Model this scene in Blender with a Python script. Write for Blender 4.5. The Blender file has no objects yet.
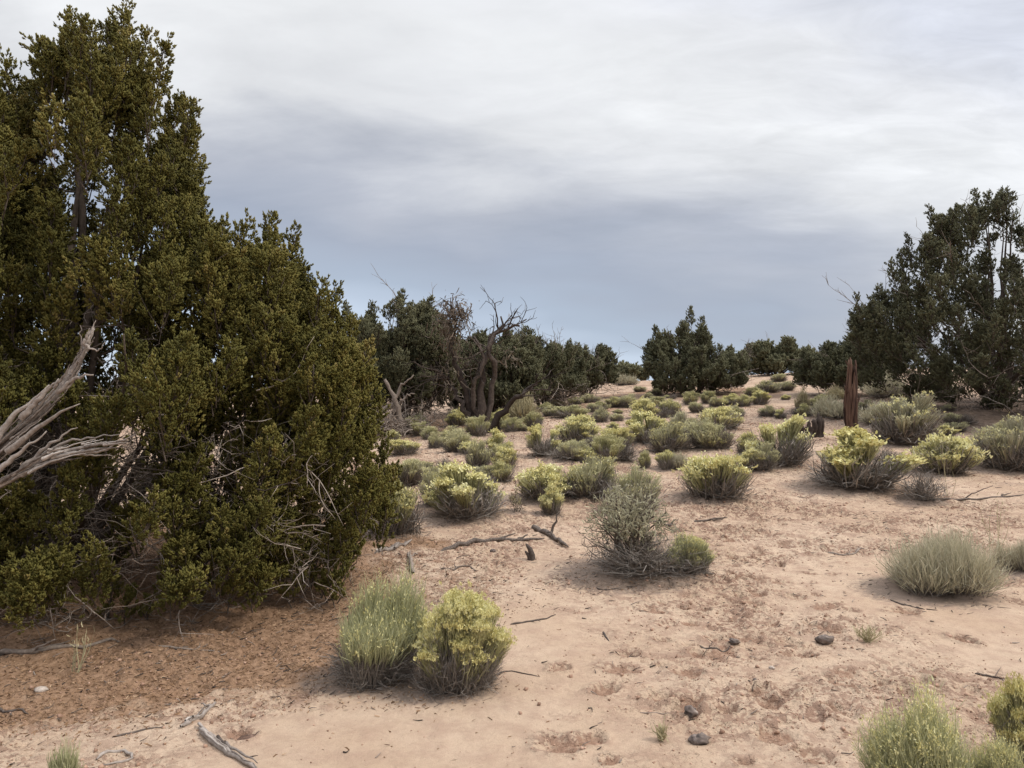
import bpy, math
import numpy as np
from mathutils import Vector

rng = np.random.default_rng(7)
SC = bpy.context.scene
COL = SC.collection
PI = math.pi

# ------------------------------------------------------------------ camera geometry
CAM = np.array([0.0, 0.0, 1.6])
F = 745.0
PITCH = math.atan(46.0 / F)


def ray(px, py):
    x, y, z = (px - 512.0) / F, 1.0, (384.0 - py) / F
    c, s = math.cos(PITCH), math.sin(PITCH)
    return np.array([x, y * c - z * s, y * s + z * c])


def at(px, py, Y):
    d = ray(px, py)
    return CAM + d * (Y / d[1])


# ------------------------------------------------------------------ noise helpers
_lat = np.random.default_rng(99).random((256, 256))


def vnoise(x, y):
    xi, yi = np.floor(x).astype(np.int64), np.floor(y).astype(np.int64)
    fx, fy = x - xi, y - yi
    fx, fy = fx * fx * (3 - 2 * fx), fy * fy * (3 - 2 * fy)
    a = _lat[xi & 255, yi & 255]; b = _lat[(xi + 1) & 255, yi & 255]
    c = _lat[xi & 255, (yi + 1) & 255]; d = _lat[(xi + 1) & 255, (yi + 1) & 255]
    return (a * (1 - fx) + b * fx) * (1 - fy) + (c * (1 - fx) + d * fx) * fy


def fbm(x, y, f, octv=4, gain=0.5):
    t, a, n = 0.0, 1.0, 0.0
    for k in range(octv):
        t = t + a * vnoise(x * f + 17.3 * k, y * f - 9.1 * k)
        n += a; a *= gain; f *= 2.03
    return t / n


def sstep(a, b, x):
    t = np.clip((x - a) / (b - a), 0, 1)
    return t * t * (3 - 2 * t)


# ------------------------------------------------------------------ terrain
_ty = np.array([-300, 0, 3.4, 4.8, 6.2, 7.6, 9.4, 11.5, 14, 17, 21, 26, 32, 38, 45, 52, 62, 80, 140, 400, 3000.])
_tz = np.array([0, 0, 0, 0.0, .07, .2, .44, .75, 1.06, 1.37, 1.8, 2.32, 2.98, 3.62, 4.25, 4.55, 4.6, 4.3, 3.2, 2, -10.])
_fy = np.arange(-40, 140, 0.25)
_fz = np.interp(_fy, _ty, _tz)
_k = np.exp(-0.5 * (np.arange(-12, 13) / 4.0) ** 2); _k /= _k.sum()
_fz = np.convolve(np.pad(_fz, 12, mode='edge'), _k, 'valid')
MOUNDS = []


def h_base(x, y):
    x, y = np.asarray(x, float), np.asarray(y, float)
    z = np.where(y < 130, np.interp(y, _fy, _fz), np.interp(y, _ty, _tz))
    side = 0.035 * np.clip(x, 0, 26) * sstep(11, 26, y) + 0.02 * np.clip(x - 6, 0, 12) * sstep(26, 40, y)
    side = side - 0.012 * np.clip(-x, 0, 20) * sstep(16, 30, y)
    z = z + side * (1 - sstep(60, 140, y))
    near = 1 - sstep(60, 200, np.hypot(x, y))
    z = z + near * (0.16 * (fbm(x, y, 0.22, 3) - 0.5) + 0.05 * (fbm(x + 40, y, 1.1, 3) - 0.5) * sstep(2, 5, y))
    return z


def h_mound(x, y):
    z = np.zeros_like(np.asarray(x, float))
    for (mx, my, r, a) in MOUNDS:
        d2 = ((x - mx) ** 2 + (y - my) ** 2) / (r * r)
        z = z + a * np.exp(-d2 * 1.4)
    return z


def h(x, y):
    return h_base(x, y) + h_mound(np.asarray(x, float), np.asarray(y, float))


def hit(px, py, fn=h_base):
    d = ray(px, py)
    t = 1.5 * 1.012 ** np.arange(420)
    P = CAM[None] + d[None] * t[:, None]
    g = P[:, 2] - fn(P[:, 0], P[:, 1])
    k = np.nonzero(g < 0)[0]
    if len(k) == 0 or t[k[0]] > 70:
        k = [int(np.argmin(np.where(t < 60, g, 9)))]
    k = k[0]
    tt = np.linspace(t[max(k - 1, 0)], t[k], 24)
    P = CAM[None] + d[None] * tt[:, None]
    g = P[:, 2] - fn(P[:, 0], P[:, 1])
    j = np.nonzero(g < 0)[0]
    return P[j[0] if len(j) else -1]


# ------------------------------------------------------------------ materials
def new_mat(name):
    m = bpy.data.materials.new(name); m.use_nodes = True
    nt = m.node_tree; nt.nodes.clear()
    return m, nt, nt.nodes, nt.links


def ramp(N, stops, interp='LINEAR'):
    r = N.new('ShaderNodeValToRGB'); cr = r.color_ramp; cr.interpolation = interp
    while len(cr.elements) < len(stops):
        cr.elements.new(0.5)
    for e, (p, c) in zip(cr.elements, stops):
        e.position = p; e.color = (c[0], c[1], c[2], 1)
    return r


def leaf_mat(name, stops, transl=0.25, rough=0.75):
    m, nt, N, L = new_mat(name)
    a = N.new('ShaderNodeAttribute'); a.attribute_name = 'tint'
    oi = N.new('ShaderNodeObjectInfo')
    ad = N.new('ShaderNodeMath'); ad.operation = 'MULTIPLY_ADD'
    L.new(oi.outputs['Random'], ad.inputs[0]); ad.inputs[1].default_value = 0.22; ad.inputs[2].default_value = -0.11
    sm = N.new('ShaderNodeMath'); sm.operation = 'ADD'; sm.use_clamp = True
    L.new(a.outputs['Fac'], sm.inputs[0]); L.new(ad.outputs[0], sm.inputs[1])
    r = ramp(N, stops); L.new(sm.outputs[0], r.inputs[0])
    p = N.new('ShaderNodeBsdfPrincipled'); p.inputs['Roughness'].default_value = rough
    p.inputs['Specular IOR Level'].default_value = 0.18
    L.new(r.outputs[0], p.inputs['Base Color'])
    t = N.new('ShaderNodeBsdfTranslucent'); L.new(r.outputs[0], t.inputs[0])
    mx = N.new('ShaderNodeMixShader'); mx.inputs[0].default_value = transl
    L.new(p.outputs[0], mx.inputs[1]); L.new(t.outputs[0], mx.inputs[2])
    o = N.new('ShaderNodeOutputMaterial'); L.new(mx.outputs[0], o.inputs[0])
    return m


def wood_mat(name, stops, scale=30.0, bump=0.5, zs=1.0):
    m, nt, N, L = new_mat(name)
    a = N.new('ShaderNodeAttribute'); a.attribute_name = 'tint'
    tc = N.new('ShaderNodeTexCoord')
    n = N.new('ShaderNodeTexNoise'); n.inputs['Scale'].default_value = scale; n.inputs['Detail'].default_value = 5
    mp = N.new('ShaderNodeMapping'); mp.inputs['Scale'].default_value = (1, 1, zs)
    L.new(tc.outputs['Object'], mp.inputs[0]); L.new(mp.outputs[0], n.inputs['Vector'])
    mm = N.new('ShaderNodeMath'); mm.operation = 'MULTIPLY_ADD'
    L.new(n.outputs['Fac'], mm.inputs[0]); mm.inputs[1].default_value = 0.9; mm.inputs[2].default_value = -0.45
    sm = N.new('ShaderNodeMath'); sm.operation = 'ADD'; sm.use_clamp = True
    L.new(a.outputs['Fac'], sm.inputs[0]); L.new(mm.outputs[0], sm.inputs[1])
    r = ramp(N, stops); L.new(sm.outputs[0], r.inputs[0])
    p = N.new('ShaderNodeBsdfPrincipled'); p.inputs['Roughness'].default_value = 0.85
    p.inputs['Specular IOR Level'].default_value = 0.15
    L.new(r.outputs[0], p.inputs['Base Color'])
    b = N.new('ShaderNodeBump'); b.inputs['Strength'].default_value = bump; b.inputs['Distance'].default_value = 0.01
    L.new(n.outputs['Fac'], b.inputs['Height']); L.new(b.outputs[0], p.inputs['Normal'])
    o = N.new('ShaderNodeOutputMaterial'); L.new(p.outputs[0], o.inputs[0])
    return m


M = {}
M['juniper'] = leaf_mat('olive_juniper_leaf', [(0, (.045, .044, .013)), (.45, (.124, .113, .027)), (.8, (.20, .172, .045)), (1, (.26, .205, .068))], .25)
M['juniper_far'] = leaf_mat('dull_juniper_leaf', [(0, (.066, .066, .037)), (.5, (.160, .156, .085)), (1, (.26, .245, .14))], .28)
M['dry_leaf'] = leaf_mat('dry_brown_leaf', [(0, (.06, .046, .034)), (1, (.17, .13, .095))], .1)
M['rb_green'] = leaf_mat('rabbitbrush_leaf', [(0, (.18, .165, .11)), (.5, (.41, .39, .20)), (1, (.58, .54, .29))], .3)
M['rb_pale'] = leaf_mat('rabbitbrush_pale_leaf', [(0, (.20, .18, .13)), (.5, (.43, .405, .245)), (1, (.60, .56, .33))], .3)
M['rb_flower'] = leaf_mat('rabbitbrush_flower', [(0, (.50, .41, .16)), (.35, (.66, .60, .26)), (.75, (.76, .71, .36)), (1, (.82, .78, .48))], .25)
M['rb_fade'] = leaf_mat('rabbitbrush_seed_head', [(0, (.40, .35, .18)), (.5, (.57, .53, .28)), (1, (.70, .66, .40))], .25)
M['rb_lime'] = leaf_mat('lime_leaf', [(0, (.18, .17, .11)), (.5, (.41, .41, .225)), (1, (.57, .55, .33))], .3)
M['sage'] = leaf_mat('sage_leaf', [(0, (.20, .18, .125)), (.5, (.37, .345, .23)), (1, (.52, .485, .32))], .25)
M['broom'] = leaf_mat('broom_blade', [(0, (.24, .21, .15)), (.5, (.42, .38, .265)), (1, (.58, .53, .36))], .25)
M['tan'] = leaf_mat('tan_blade', [(0, (.20, .165, .095)), (.5, (.33, .285, .165)), (1, (.46, .40, .24))], .2)
M['grey_stem'] = leaf_mat('grey_stem', [(0, (.085, .07, .058)), (.5, (.20, .172, .145)), (1, (.38, .335, .285))], .08)
M['bark'] = wood_mat('juniper_bark', [(0, (.035, .026, .02)), (.5, (.10, .077, .06)), (1, (.22, .175, .14))], 26)
M['deadwood'] = wood_mat('weathered_wood', [(0, (.06, .046, .037)), (.5, (.22, .175, .14)), (1, (.46, .39, .33))], 40, .7)
M['silver'] = wood_mat('silver_wood', [(0, (.07, .053, .043)), (.45, (.235, .195, .165)), (1, (.47, .415, .365))], 34, .8)
M['brownwood'] = wood_mat('dead_tree_wood', [(0, (.022, .016, .013)), (.5, (.056, .041, .033)), (1, (.15, .118, .096))], 20)
M['redwood'] = wood_mat('snag_wood', [(0, (.018, .010, .008)), (.45, (.066, .036, .025)), (1, (.21, .125, .085))], 22, 1.0, .12)
M['darkstick'] = wood_mat('dark_stick', [(0, (.035, .028, .024)), (.5, (.10, .078, .064)), (1, (.28, .23, .19))], 60)
M['stone'] = wood_mat('rock', [(0, (.055, .045, .04)), (.5, (.16, .125, .105)), (1, (.34, .28, .24))], 45)
M['dungbrown'] = wood_mat('dry_dung', [(0, (.05, .03, .022)), (.5, (.13, .08, .058)), (1, (.25, .165, .125))], 70, 1.0)
M['pale_stone'] = wood_mat('pale_rock', [(0, (.26, .21, .17)), (.5, (.42, .35, .29)), (1, (.52, .45, .38))], 35)
M['litter'] = leaf_mat('needle_litter', [(0, (.085, .048, .026)), (.5, (.26, .155, .085)), (1, (.46, .32, .20))], 0)
M['crumb'] = leaf_mat('soil_crumb', [(0, (.15, .085, .055)), (.6, (.33, .205, .14)), (1, (.46, .30, .215))], 0, .95)


def sand_mat():
    m, nt, N, L = new_mat('sand')
    tc = N.new('ShaderNodeTexCoord')
    at_ = {}
    for nm in ('litter', 'crust', 'duff_shade', 'dug'):
        a = N.new('ShaderNodeAttribute'); a.attribute_name = nm; at_[nm] = a.outputs['Fac']

    def noise(scale, detail=5, rough=.55, dist=0.0):
        n = N.new('ShaderNodeTexNoise'); n.inputs['Scale'].default_value = scale
        n.inputs['Detail'].default_value = detail; n.inputs['Roughness'].default_value = rough
        n.inputs['Distortion'].default_value = dist
        L.new(tc.outputs['Object'], n.inputs['Vector']); return n.outputs['Fac']

    def math_(op, a, b, c=None, clamp=False):
        x = N.new('ShaderNodeMath'); x.operation = op; x.use_clamp = clamp
        for i, v in enumerate((a, b, c)):
            if v is None: continue
            if isinstance(v, (int, float)): x.inputs[i].default_value = v
            else: L.new(v, x.inputs[i])
        return x.outputs[0]

    def mix(f, a, b):
        x = N.new('ShaderNodeMix'); x.data_type = 'RGBA'
        L.new(f, x.inputs[0])
        for i, v in ((6, a), (7, b)):
            if isinstance(v, tuple): x.inputs[i].default_value = (*v, 1)
            else: L.new(v, x.inputs[i])
        return x.outputs[2]

    def mapr(v, a, b, c=0.0, d=1.0):
        x = N.new('ShaderNodeMapRange'); x.interpolation_type = 'SMOOTHSTEP'
        L.new(v, x.inputs[0])
        for i, q in zip((1, 2, 3, 4), (a, b, c, d)): x.inputs[i].default_value = q
        return x.outputs[0]

    big, mid, fine, grain = noise(.9, 5), noise(6, 5, .55), noise(24, 4, .55), noise(210, 3, .7)
    base = mix(mapr(big, .3, .7), (.452, .323, .222), (.522, .390, .280))
    base = mix(mapr(mid, .35, .75, 0, .55), base, (.365, .245, .178))
    cr = math_('MULTIPLY', mapr(math_('ADD', math_('MULTIPLY', fine, .7), math_('MULTIPLY', mid, .5)), .585, .635), math_('MULTIPLY_ADD', at_['crust'], .85, .06), clamp=True)
    base = mix(cr, base, (.265, .165, .115))
    dg = math_('MULTIPLY', mapr(math_('ADD', at_['dug'], math_('MULTIPLY_ADD', fine, .9, -.45)), .3, .7), .72)
    base = mix(dg, base, (.285, .172, .115))
    speck = mapr(noise(95, 4, .7), .66, .74, 0, .55)
    base = mix(speck, base, (.20, .135, .098))
    lit_c = mix(mapr(fine, .3, .7), (.19, .108, .060), (.34, .212, .130))
    lf = math_('MULTIPLY', mapr(math_('ADD', at_['litter'], math_('MULTIPLY_ADD', mid, .8, -.4)), .35, .75), .9)
    base = mix(lf, base, lit_c)
    df = math_('MULTIPLY', mapr(math_('ADD', at_['duff_shade'], math_('MULTIPLY_ADD', fine, .9, -.45)), .35, .8), .85)
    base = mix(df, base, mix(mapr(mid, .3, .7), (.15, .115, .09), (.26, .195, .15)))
    g = N.new('ShaderNodeMix'); g.data_type = 'RGBA'; g.blend_type = 'MULTIPLY'; g.inputs[0].default_value = 1
    L.new(base, g.inputs[6])
    gm = mapr(grain, .25, .75, .86, 1.10)
    cb = N.new('ShaderNodeCombineColor'); [L.new(gm, cb.inputs[i]) for i in range(3)]
    L.new(cb.outputs[0], g.inputs[7])
    p = N.new('ShaderNodeBsdfPrincipled'); p.inputs['Roughness'].default_value = .95
    p.inputs['Specular IOR Level'].default_value = .08
    L.new(g.outputs[2], p.inputs['Base Color'])
    hgt = math_('ADD', math_('MULTIPLY', fine, math_('MULTIPLY_ADD', at_['crust'], .9, .22)), math_('MULTIPLY', grain, .22))
    hgt = math_('ADD', hgt, math_('MULTIPLY', mid, .5))
    chipn = mapr(noise(17, 4, .55), .52, .55)
    hgt = math_('ADD', hgt, math_('MULTIPLY', chipn, math_('MULTIPLY_ADD', at_['crust'], .55, .03)))
    b = N.new('ShaderNodeBump'); b.inputs['Strength'].default_value = .85; b.inputs['Distance'].default_value = .04
    L.new(hgt, b.inputs['Height']); L.new(b.outputs[0], p.inputs['Normal'])
    o = N.new('ShaderNodeOutputMaterial'); L.new(p.outputs[0], o.inputs[0])
    return m


M['sand'] = sand_mat()


# ------------------------------------------------------------------ mesh builder
class MB:
    def __init__(s):
        s.V, s.T, s.A, s.n = [], [], [], 0

    def add(s, V, T, tint=0.5):
        V = np.asarray(V, np.float32).reshape(-1, 3); T = np.asarray(T, np.int64).reshape(-1, 3)
        s.V.append(V); s.T.append(T + s.n)
        t = np.broadcast_to(np.asarray(tint, np.float32), (len(V),)) if np.ndim(tint) == 0 else np.asarray(tint, np.float32).reshape(-1)
        s.A.append(t); s.n += len(V)

    def tubes(s, P, R, sides=4, tint=0.5):
        """P (n,k,3), R (n,k): n open tapered tubes with k rings"""
        P = np.asarray(P, float); R = np.asarray(R, float)
        if P.ndim == 2: P, R = P[None], R[None]
        n, k, _ = P.shape
        if n == 0: return
        D = np.gradient(P, axis=1); D /= np.linalg.norm(D, axis=2, keepdims=True) + 1e-9
        ref = np.zeros_like(D); ref[..., 2] = 1
        bad = np.abs(D[:, :, 2]).mean(axis=1) > 0.85
        ref[bad] = (1, 0, 0)
        U = np.cross(D, ref); U /= np.linalg.norm(U, axis=2, keepdims=True) + 1e-9
        W = np.cross(D, U)
        a = np.arange(sides) * 2 * PI / sides
        V = P[:, :, None] + R[:, :, None, None] * (np.cos(a)[None, None, :, None] * U[:, :, None] + np.sin(a)[None, None, :, None] * W[:, :, None])
        V = V.reshape(n, k * sides, 3)
        i = np.arange(k - 1)[:, None] * sides; j = np.arange(sides)[None]; j2 = (j + 1) % sides
        q = np.stack([i + j, i + j2, i + sides + j2, i + sides + j], -1).reshape(-1, 4)
        T = np.concatenate([q[:, [0, 1, 2]], q[:, [0, 2, 3]]])
        cap = np.array([[(k - 1) * sides, (k - 1) * sides + c, (k - 1) * sides + c + 1] for c in range(1, sides - 1)]).reshape(-1, 3)
        T = np.concatenate([T, cap])
        T = (T[None] + (np.arange(n) * k * sides)[:, None, None]).reshape(-1, 3)
        tn = tint if np.ndim(tint) == 0 else np.repeat(np.asarray(tint), k * sides)
        s.add(V.reshape(-1, 3), T, tn)

    def blades(s, B, E, W, bend=0.0, tint=0.5, r=rng, basetint=None):
        """n flat tapering blades from B to E (n,3) with half-width W"""
        B, E = np.asarray(B, float), np.asarray(E, float); n = len(B)
        if n == 0: return
        D = E - B; Ln = np.linalg.norm(D, axis=1, keepdims=True) + 1e-9
        S = np.cross(D, r.normal(size=(n, 3))); S /= np.linalg.norm(S, axis=1, keepdims=True) + 1e-9
        W = np.broadcast_to(np.asarray(W, float), (n,))[:, None]
        Mi = B + D * .55 + r.normal(size=(n, 3)) * Ln * bend
        V = np.stack([B - S * W * .8, B + S * W * .8, Mi - S * W, Mi + S * W, E], 1)
        T0 = np.array([[0, 1, 3], [0, 3, 2], [2, 3, 4]])
        T = (T0[None] + (np.arange(n) * 5)[:, None, None]).reshape(-1, 3)
        tn = np.repeat(np.broadcast_to(np.asarray(tint, float), (n,))[:, None], 5, 1).copy()
        if basetint is not None: tn[:, :2] = tn[:, :2] * .3 + basetint * .7
        s.add(V.reshape(-1, 3), T, tn.ravel())

    def inst(s, tv, tt, pos, rot, scale, tint):
        """template tv (V,3)/tt at n places; rot (n,3,3), scale (n,)"""
        n = len(pos)
        if n == 0: return
        V = np.einsum('nij,vj->nvi', rot * np.asarray(scale)[:, None, None], tv) + np.asarray(pos)[:, None]
        T = (tt[None] + (np.arange(n) * len(tv))[:, None, None]).reshape(-1, 3)
        s.add(V.reshape(-1, 3), T, np.repeat(tint, len(tv)))

    def build(s, name, mat, parent=None, smooth=False):
        me = bpy.data.meshes.new(name)
        V = np.concatenate(s.V).astype(np.float32); T = np.concatenate(s.T).astype(np.int32)
        me.vertices.add(len(V)); me.vertices.foreach_set('co', V.ravel())
        me.loops.add(T.size); me.loops.foreach_set('vertex_index', T.ravel())
        me.polygons.add(len(T)); me.polygons.foreach_set('loop_start', np.arange(0, T.size, 3, dtype=np.int32))
        if smooth: me.polygons.foreach_set('use_smooth', np.ones(len(T), bool))
        me.update(calc_edges=True)
        at_ = me.attributes.new('tint', 'FLOAT', 'POINT')
        at_.data.foreach_set('value', np.concatenate(s.A).astype(np.float32))
        me.materials.append(mat)
        o = bpy.data.objects.new(name, me); COL.objects.link(o)
        if parent is not None: o.parent = parent
        return o


def tag(o, label, cat, group=None, kind=None):
    o['label'] = label; o['category'] = cat
    if group: o['group'] = group
    if kind: o['kind'] = kind
    return o


def empty(name, loc, rz=0.0):
    o = bpy.data.objects.new(name, None); COL.objects.link(o)
    o.location = [float(v) for v in loc]; o.rotation_euler = (0, 0, rz); o.empty_display_size = .2
    return o


def copy_thing(src):
    c = src.copy(); COL.objects.link(c)
    for ch in list(src.children):
        d = ch.copy(); COL.objects.link(d); d.parent = c
    return c


def frames(Z, r):
    """rotation matrices whose local z is Z with a random roll"""
    Z = Z / (np.linalg.norm(Z, axis=1, keepdims=True) + 1e-9)
    X = np.cross(Z, r.normal(size=Z.shape)); X /= np.linalg.norm(X, axis=1, keepdims=True) + 1e-9
    return np.stack([X, np.cross(Z, X), Z], 2)


def unit(v):
    return v / (np.linalg.norm(v) + 1e-9)


def bez(a, b, c, k):
    t = np.linspace(0, 1, k)[:, None]
    return (1 - t) ** 2 * a + 2 * t * (1 - t) * b + t * t * c


# spindle-tuft templates -------------------------------------------------------
def tuft_template(n, r, spread=.75, ln=.5, rad=.06, sides=3):
    V, T = [], []
    for i in range(n):
        t = r.uniform(0, .62)
        phi = r.uniform(0, 2 * PI); th = spread * r.uniform(.25, 1.0) * (1 - .35 * t)
        d = np.array([math.sin(th) * math.cos(phi), math.sin(th) * math.sin(phi), math.cos(th)])
        b = np.array([0, 0, t]) + r.normal(size=3) * .05
        L = ln * r.uniform(.7, 1.25) * (1 - .3 * t)
        u = unit(np.cross(d, r.normal(size=3))); w = np.cross(d, u)
        o = len(V)
        V.append(b)
        for k in range(sides):
            a = 2 * PI * k / sides
            V.append(b + d * L * .5 + rad * r.uniform(.8, 1.3) * (math.cos(a) * u + math.sin(a) * w))
        V.append(b + d * L)
        for k in range(sides):
            k2 = (k + 1) % sides
            T.append([o, o + 1 + k2, o + 1 + k]); T.append([o + sides + 1, o + 1 + k, o + 1 + k2])
    return np.array(V), np.array(T)


TR = np.random.default_rng(3)
TUFT_NEAR = [tuft_template(11, TR, .62, .42, .075) for _ in range(6)]
TUFT_FAR = [tuft_template(10, TR, .7, .5, .085) for _ in range(6)]


# ------------------------------------------------------------------ junipers
def juniper(name, label, tips, bottoms, cx, Y, nplume, plen, prad, tuft, dens, mat, r,
            depth=1.0, group=None, near=False, peaks=None, nstem=7, trunk_r=.085, twigs=0, twig_len=.6,
            bare_tips=0, lean=.45, base_dx=0.0, edge=0, low=0, holes=None, clear=None):
    """tips / bottoms: outline [(px, py)] read at the trunk's distance Y; the crown is the solid that this outline sweeps"""
    X0 = (cx - 512) / F * Y
    g0 = float(h(X0, Y))
    root = empty(name, (X0, Y, g0)); tag(root, label, 'tree', group)
    tp = np.array([at(a, b, Y) for a, b in tips]); bt = np.array([at(a, b, Y) for a, b in bottoms])
    tx, tz = tp[:, 0] - X0, tp[:, 2] - g0
    bx, bz = bt[:, 0] - X0, bt[:, 2] - g0
    smin, smax = tx.min(), tx.max(); mid = (smin + smax) / 2; half = (smax - smin) / 2
    ctr = np.array([mid * .6, 0, 0])
    P = []   # plumes: base, tip, radius
    if peaks:
        for pk in peaks:
            a, b, sc = pk[:3]
            dy_ = pk[3] if len(pk) > 3 else r.uniform(-.2, .2) * half * depth
            q = at(a, b, Y + dy_) - np.array([X0, Y, g0])
            out = unit(np.array([q[0] - mid, q[1], 0]) + 1e-6) * lean * .35
            d = unit(out + np.array([0, 0, 1.0]))
            L = plen * sc; P.append((q - d * L * 1.15, q, prad * sc * .78))
    for e_ in range(edge):
        s = r.uniform(smin, smax); top = np.interp(s, tx, tz); bot = np.interp(s, bx, bz)
        u = r.uniform(-.35, .35); L = plen * r.uniform(.5, .9)
        q = np.array([mid + (s - mid) * .97, u * half * depth, bot + (top - bot) * r.uniform(.82, 1.0) * (1 - .3 * u * u)])
        d = unit(np.array([(s - mid) / half * lean * .5, u * .4, 1.0]) + r.normal(size=3) * .1)
        P.append((q - d * L, q, prad * r.uniform(.6, .95)))
    for e_ in range(low):
        s = r.uniform(smin * .55 + .0, smax * .9); bot = np.interp(s, bx, bz); u = r.uniform(-1, .25)
        k = math.sqrt(max(.1, 1 - u * u)); L = plen * r.uniform(.35, .65)
        q = np.array([mid + (s - mid) * k, u * half * depth, bot + r.uniform(.15, .75)])
        d = unit(np.array([(q[0] - mid) / half * .8, u * .8, .75]) + r.normal(size=3) * .25)
        P.append((q - d * L, q, prad * r.uniform(.6, .9)))
    tries = 0
    while len(P) < nplume and tries < nplume * 40:
        tries += 1
        ang = r.uniform(0, 2 * PI); rr = math.sqrt(r.uniform(0.02, 1))
        s = mid + half * .93 * rr * math.cos(ang); u = rr * math.sin(ang)
        k = math.sqrt(max(0.05, 1 - u * u))
        se = np.clip(mid + (s - mid) / k * .97, smin, smax)
        top = np.interp(se, tx, tz); bot = np.interp(se, bx, bz)
        top = bot + (top - bot) * (.45 + .52 * k)
        v = r.uniform(0, 1) ** .8
        if near: v = r.uniform(0, 1)
        z = bot + (top - bot) * v
        if z - bot < plen * .22: continue
        q = np.array([s, u * half * depth, z])
        rad = np.array([q[0] - mid * .7, q[1], 0]); rn = np.linalg.norm(rad) / (half + 1e-6)
        # keep the crown's heart open
        if rn < .35 and v < .6 and r.random() < .8: continue
        if near and q[1] > half * depth * .45 and r.random() < .5: continue
        if holes:
            skip = False
            for (hx, hy, hr, pr) in holes:
                w = at(hx, hy, Y) - np.array([X0, Y, g0])
                if math.hypot(w[0] - q[0], w[2] - q[2] + plen * .4) < hr and r.random() < pr: skip = True
            if skip: continue
        d = unit(unit(rad) * lean * (1.25 - v * .9) * min(1, rn + .3) + np.array([0, 0, 1.0]) + r.normal(size=3) * .13)
        L = plen * r.uniform(.6, 1.25); L = min(L, (z - bot) * 1.1 + .1)
        P.append((q - d * L, q, prad * r.uniform(.7, 1.2) * (L / plen) ** .5))
    # --- stems
    wood = MB()
    base = np.array([base_dx, 0, -.1])
    order = np.argsort([-(p[1][2]) for p in P])
    stems = []
    zs_ = np.array([p_[1][2] for p_ in P]); hi_ = np.nonzero(zs_ > np.percentile(zs_, 45))[0]
    pick = list(order[:max(3, nstem // 2)]) + list(r.choice(hi_, size=min(len(hi_), nstem), replace=False))
    nodes, nrad = [], []
    for c, i in enumerate(pick):
        tip = P[i][1] * .97
        b0 = base + np.array([r.normal() * trunk_r * .8, r.normal() * trunk_r * .8, 0])
        ctl = b0 + np.array([(tip[0] - b0[0]) * .35, (tip[1] - b0[1]) * .35, (tip[2] - b0[2]) * .45]) + r.normal(size=3) * .12 * np.linalg.norm(tip) * .5
        ctl[2] = max(ctl[2], .15)
        k = 16
        C = bez(b0, ctl, tip, k)
        C[1:-1] += np.cumsum(r.normal(size=(k - 2, 3)) * .018 * np.linalg.norm(tip - b0) / 3, axis=0)
        rad = trunk_r * np.linspace(1, .09, k) ** 1.15 * r.uniform(.6, 1.0)
        wood.tubes(C, rad, 8, float(r.uniform(.3, .6)))
        nodes.append(C[2:-2]); nrad.append(rad[2:-2])
    nodes = np.concatenate(nodes); nrad = np.concatenate(nrad); stem_nodes = nodes
    if clear: P = [p_ for p_ in P if not clear(p_, np.array([X0, Y, g0]))]
    PB = np.array([p_[0] for p_ in P])
    P = [P[i] for i in np.argsort([np.linalg.norm(nodes - b, axis=1).min() for b in PB])]
    order = np.argsort([-(p[1][2]) for p in P])
    for i, (b, e, R) in enumerate(P):
        dd = np.linalg.norm(nodes - b, axis=1) + np.where(nodes[:, 2] > b[2] - .02, .35, 0)
        j = int(np.argmin(dd)); a = nodes[j]
        gap_ = np.linalg.norm(b - a)
        r0 = min(nrad[j] * .7, (.007 + .008 * gap_) * (1 if near else 1.5))
        ctl = a * .5 + b * .5 + np.array([0, 0, r.normal() * .14 * gap_]) + r.normal(size=3) * .12 * gap_
        C = bez(a, ctl, b, 10); C[1:-1] += r.normal(size=(8, 3)) * .022 * gap_
        wood.tubes(C, np.linspace(r0, r0 * .5, 10) * r.uniform(.85, 1.15, 10), 6, float(r.uniform(.2, .6)))
        nodes = np.concatenate([nodes, C[4:], b + (e - b) * np.array([[.2], [.45]])]); nrad = np.concatenate([nrad, np.linspace(r0 * .8, r0 * .6, 6), [r0 * .55, r0 * .5]])
        wood.tubes(np.linspace(b, b + (e - b) * .88, 5) + r.normal(size=(5, 3)) * .01, np.linspace(r0 * .6, .003, 5), 5, .4)
    # --- sub plumes and tufts
    crown = MB(); pos, dirs, sz, tn = [], [], [], []
    sub_a, sub_b = [], []
    for (b, e, R) in P:
        ax = e - b; L = np.linalg.norm(ax); ax = ax / L
        nsub = max(6, int(11 * L / plen)); ptint = r.normal() * .09
        for q in range(nsub + 1):
            if q == nsub: t, d, sl, st = .55, ax, L * .5, b + ax * L * .5
            else:
                t = (q + r.uniform(.1, .9)) / nsub
                ph = q * 2.4 + r.uniform(-.5, .5)
                u = unit(np.cross(ax, np.array([.3, .8, .1]))); w = np.cross(ax, u)
                rd = math.cos(ph) * u + math.sin(ph) * w
                d = unit(ax * .9 + rd * r.uniform(.5, .95) + np.array([0, 0, .3]))
                sl = R * 1.5 * (1.08 - .85 * t) * r.uniform(.75, 1.2)
                st = b + ax * L * (.05 + .85 * t)
            sub_a.append(st); sub_b.append(st + d * sl)
            nt_ = max(4, int(dens * sl * (.5 + R / prad * .5)))
            tt = r.uniform(.12, 1.0, nt_) ** .8
            wd = .30 * sl * np.sqrt(np.maximum(.04, 1 - (tt * 1.0) ** 2 * .9)) + tuft * .25
            off = r.normal(size=(nt_, 3)); off /= np.linalg.norm(off, axis=1, keepdims=True)
            off *= (wd * r.uniform(.25, 1, nt_))[:, None]
            p = st + d * (sl * tt)[:, None] + off
            pos.append(p)
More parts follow.
